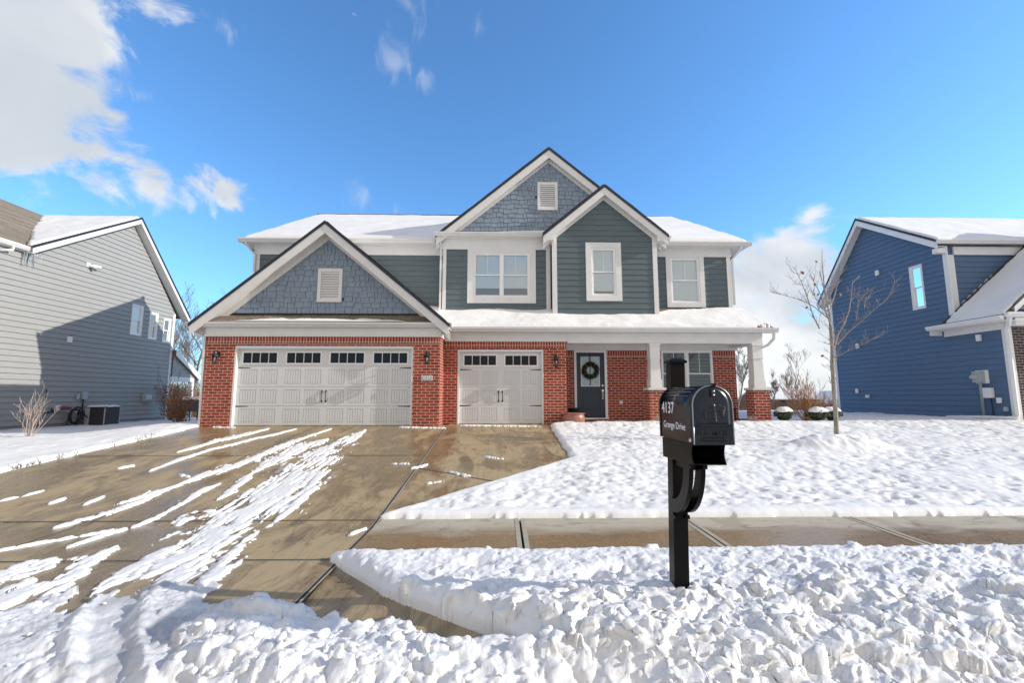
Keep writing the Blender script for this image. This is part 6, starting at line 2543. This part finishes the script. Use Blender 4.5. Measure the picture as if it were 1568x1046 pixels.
def ac_unit():
    x0, x1, y0, y1 = -14.78, -14.10, 16.60, 17.25
    z0 = .47
    z1 = 1.16
    T = thing('air_conditioner', 'dark louvred outdoor air conditioner with snow on top beside the grey house', 'air conditioner', (-14.44, 16.92, z0))
    mb = MB()
    mb.box(x0 - .05, x1 + .05, y0 - .05, y1 + .05, z0 - .08, z0)
    mb.build('pad', 'concrete_pale', T)
    mb = MB()
    mb.box(x0 + .02, x1 - .02, y0 + .02, y1 - .02, z0, z1 - .05)
    mb.build('body', 'rubber', T)
    mb = MB()
    k = z0 + .05
    while k < z1 - .08:
        for q in ((x0 + .16, y0 - .003, x1, y0 + .019), (x1 - .019, y0 + .0195, x1 + .003, y1)):
            mb.box(q[0], q[2], q[1], q[3], k, k + .016)
        k += .032
    mb.build('louvre_panel', 'ac_grey', T)
    mb = MB()
    mb.box(x0, x0 + .155, y0 - .012, y0 + .019, z0 + .02, z1 - .05)
    for xx, yy in ((x1 - .02, y0 - .006), (x1 - .02, y1 - .02)): mb.box(xx, xx + .026, yy, yy + .026, z0, z1 - .05)
    mb.pieces('side_panel', 'grey_box', T)
    mb = MB()
    mb.box(x0 - .01, x1 + .01, y0 - .015, y1 + .01, z1 - .049, z1 - .01)
    mb.build('top_cover', 'ac_grey', T, bevel=.01)
    n = 30
    U, V = np.meshgrid(np.linspace(x0 - .01, x1 + .01, n), np.linspace(y0 - .01, y1 + .01, n))
    e = np.minimum(np.minimum(U - U.min(), U.max() - U), np.minimum(V - V.min(), V.max() - V))
    grid_mesh('snow_cap', U, V, z1 - .01 + .055 * np.sqrt(np.clip(e / .10, 0, 1)) + (fbm(U * 8, V * 8, 3, 5) - .5) * .03, 'snow', None, T)


ac_unit()


def hose():
    x, y, z = -14.80, 16.15, .86
    T = thing('garden_hose', 'coiled black hose dusted with snow hanging on the grey wall', 'hose', (x, y, z))
    mb = MB()
    pts = []
    for i in range(6 * 24 + 1):
        t = i / 24 * 2 * math.pi
        r = .17 + .022 * math.sin(i * .37) + .018 * (i / 24) * .6
        pts.append((x + .02 + .022 * (i / 24), y + r * math.cos(t) * .95, z + r * math.sin(t) * 1.25))
    mb.tube(pts, .017, 6)
    mb.tube([(x + .08, y - .17, z), (x + .06, y - .25, z - .25), (x + .10, y - .18, .50)], .017, 6)
    mb.tube([(x + .08, y + .2, z + .1), (x + .12, y + .42, z - .05), (x + .2, y + .6, .62), (x + .3, y + .72, .54)], .020, 6)
    mb.build('coil', 'rubber', T, True)
    mb = MB()
    mb.box(x - .18, x + .12, y - .05, y + .05, z + .10, z + .16)
    mb.build('hanger', 'grey_box', T)
    mb = MB()
    mb.tube([(x + .08, y + .2 * math.cos(a), z + .24 * math.sin(a) + .02) for a in [.7, 1.0, 1.3, 1.57, 1.85, 2.1, 2.4]], [.012, .026, .032, .034, .03, .026, .01], 8)
    mb.build('snow_dusting', 'snow', T, True)


hose()


def grill():
    x, y = -12.05, 18.2
    z = float(terr(x, y)) + .05
    T = thing('covered_grill', 'dark barbecue grill with a snowy lid behind the left garage corner', 'grill', (x, y, z))
    for sx in (-.28, .28):
        for sy in (-.2, .2):
            mb = MB()
            mb.tube([(x + sx, y + sy, z - .05), (x + sx, y + sy, z + .45)], .02, 6)
            mb.build('leg', 'black_iron', T)
    mb = MB()
    mb.box(x - .36, x + .36, y - .25, y + .25, z + .451, z + .72)
    mb.build('firebox', 'ac_grey', T, bevel=.02)
    mb = MB()
    mb.extrude_x([(y - .25, z + .722), (y + .25, z + .722), (y + .22, z + .88), (y + .1, z + .95), (y - .1, z + .95), (y - .22, z + .88)], x - .36, x + .36)
    lid = mb.build('lid', 'ac_grey', T, bevel=.01)
    mb = MB()
    mb.extrude_x([(y - .24, z + .90), (y + .24, z + .90), (y + .13, z + 1.02), (y - .13, z + 1.02)], x - .37, x + .37)
    mb.build('snow_cap', 'snow', lid, bevel=.03)


grill()


def leafbits():
    """fallen leaf clump on the driveway and twigs on the lawn"""
    mb = MB()
    rr = random.Random(2)
    for _ in range(9):
        c = Vector((-3.73 + rr.uniform(-.07, .07), 5.86 + rr.uniform(-.04, .04), float(terr(-3.7, 5.86)) + .045 + rr.uniform(0, .02)))
        a = rr.uniform(0, 6.3)
        u_, v_ = Vector((math.cos(a), math.sin(a), .2)) * .035, Vector((-math.sin(a), math.cos(a), .3)) * .025
        mb.face([c - u_, c + v_, c + u_, c - v_])
    tag(mb.build('fallen_leaves', 'leaf_dry'), 'small clump of brown leaves lying on a snow streak of the driveway', 'leaves', kind='stuff')
    mb = MB()
    for _ in range(420):
        t = rr.random()
        y = 4.6 + 6.5 * t ** .8 if rr.random() < .9 else rr.uniform(8, 12)
        x = -8.25 + .3 * max(0, (y - 8)) / 4.4 + rr.gauss(0, .05) - .05
        if math.sin(y * 3.1) + math.sin(y * 7.7 + 1) < .2: continue
        z = float(terr(x, y)) + .03
        h = rr.uniform(.03, .08)
        mb.tube([(x, y, z - .02), (x + rr.gauss(0, .03), y + rr.gauss(0, .03), z + h)], [.004, .0015], 3, cap=False)
    tag(mb.build('grass', 'leaf_green'), 'green grass blades poking out along the left driveway edge', 'grass', kind='stuff')


leafbits()
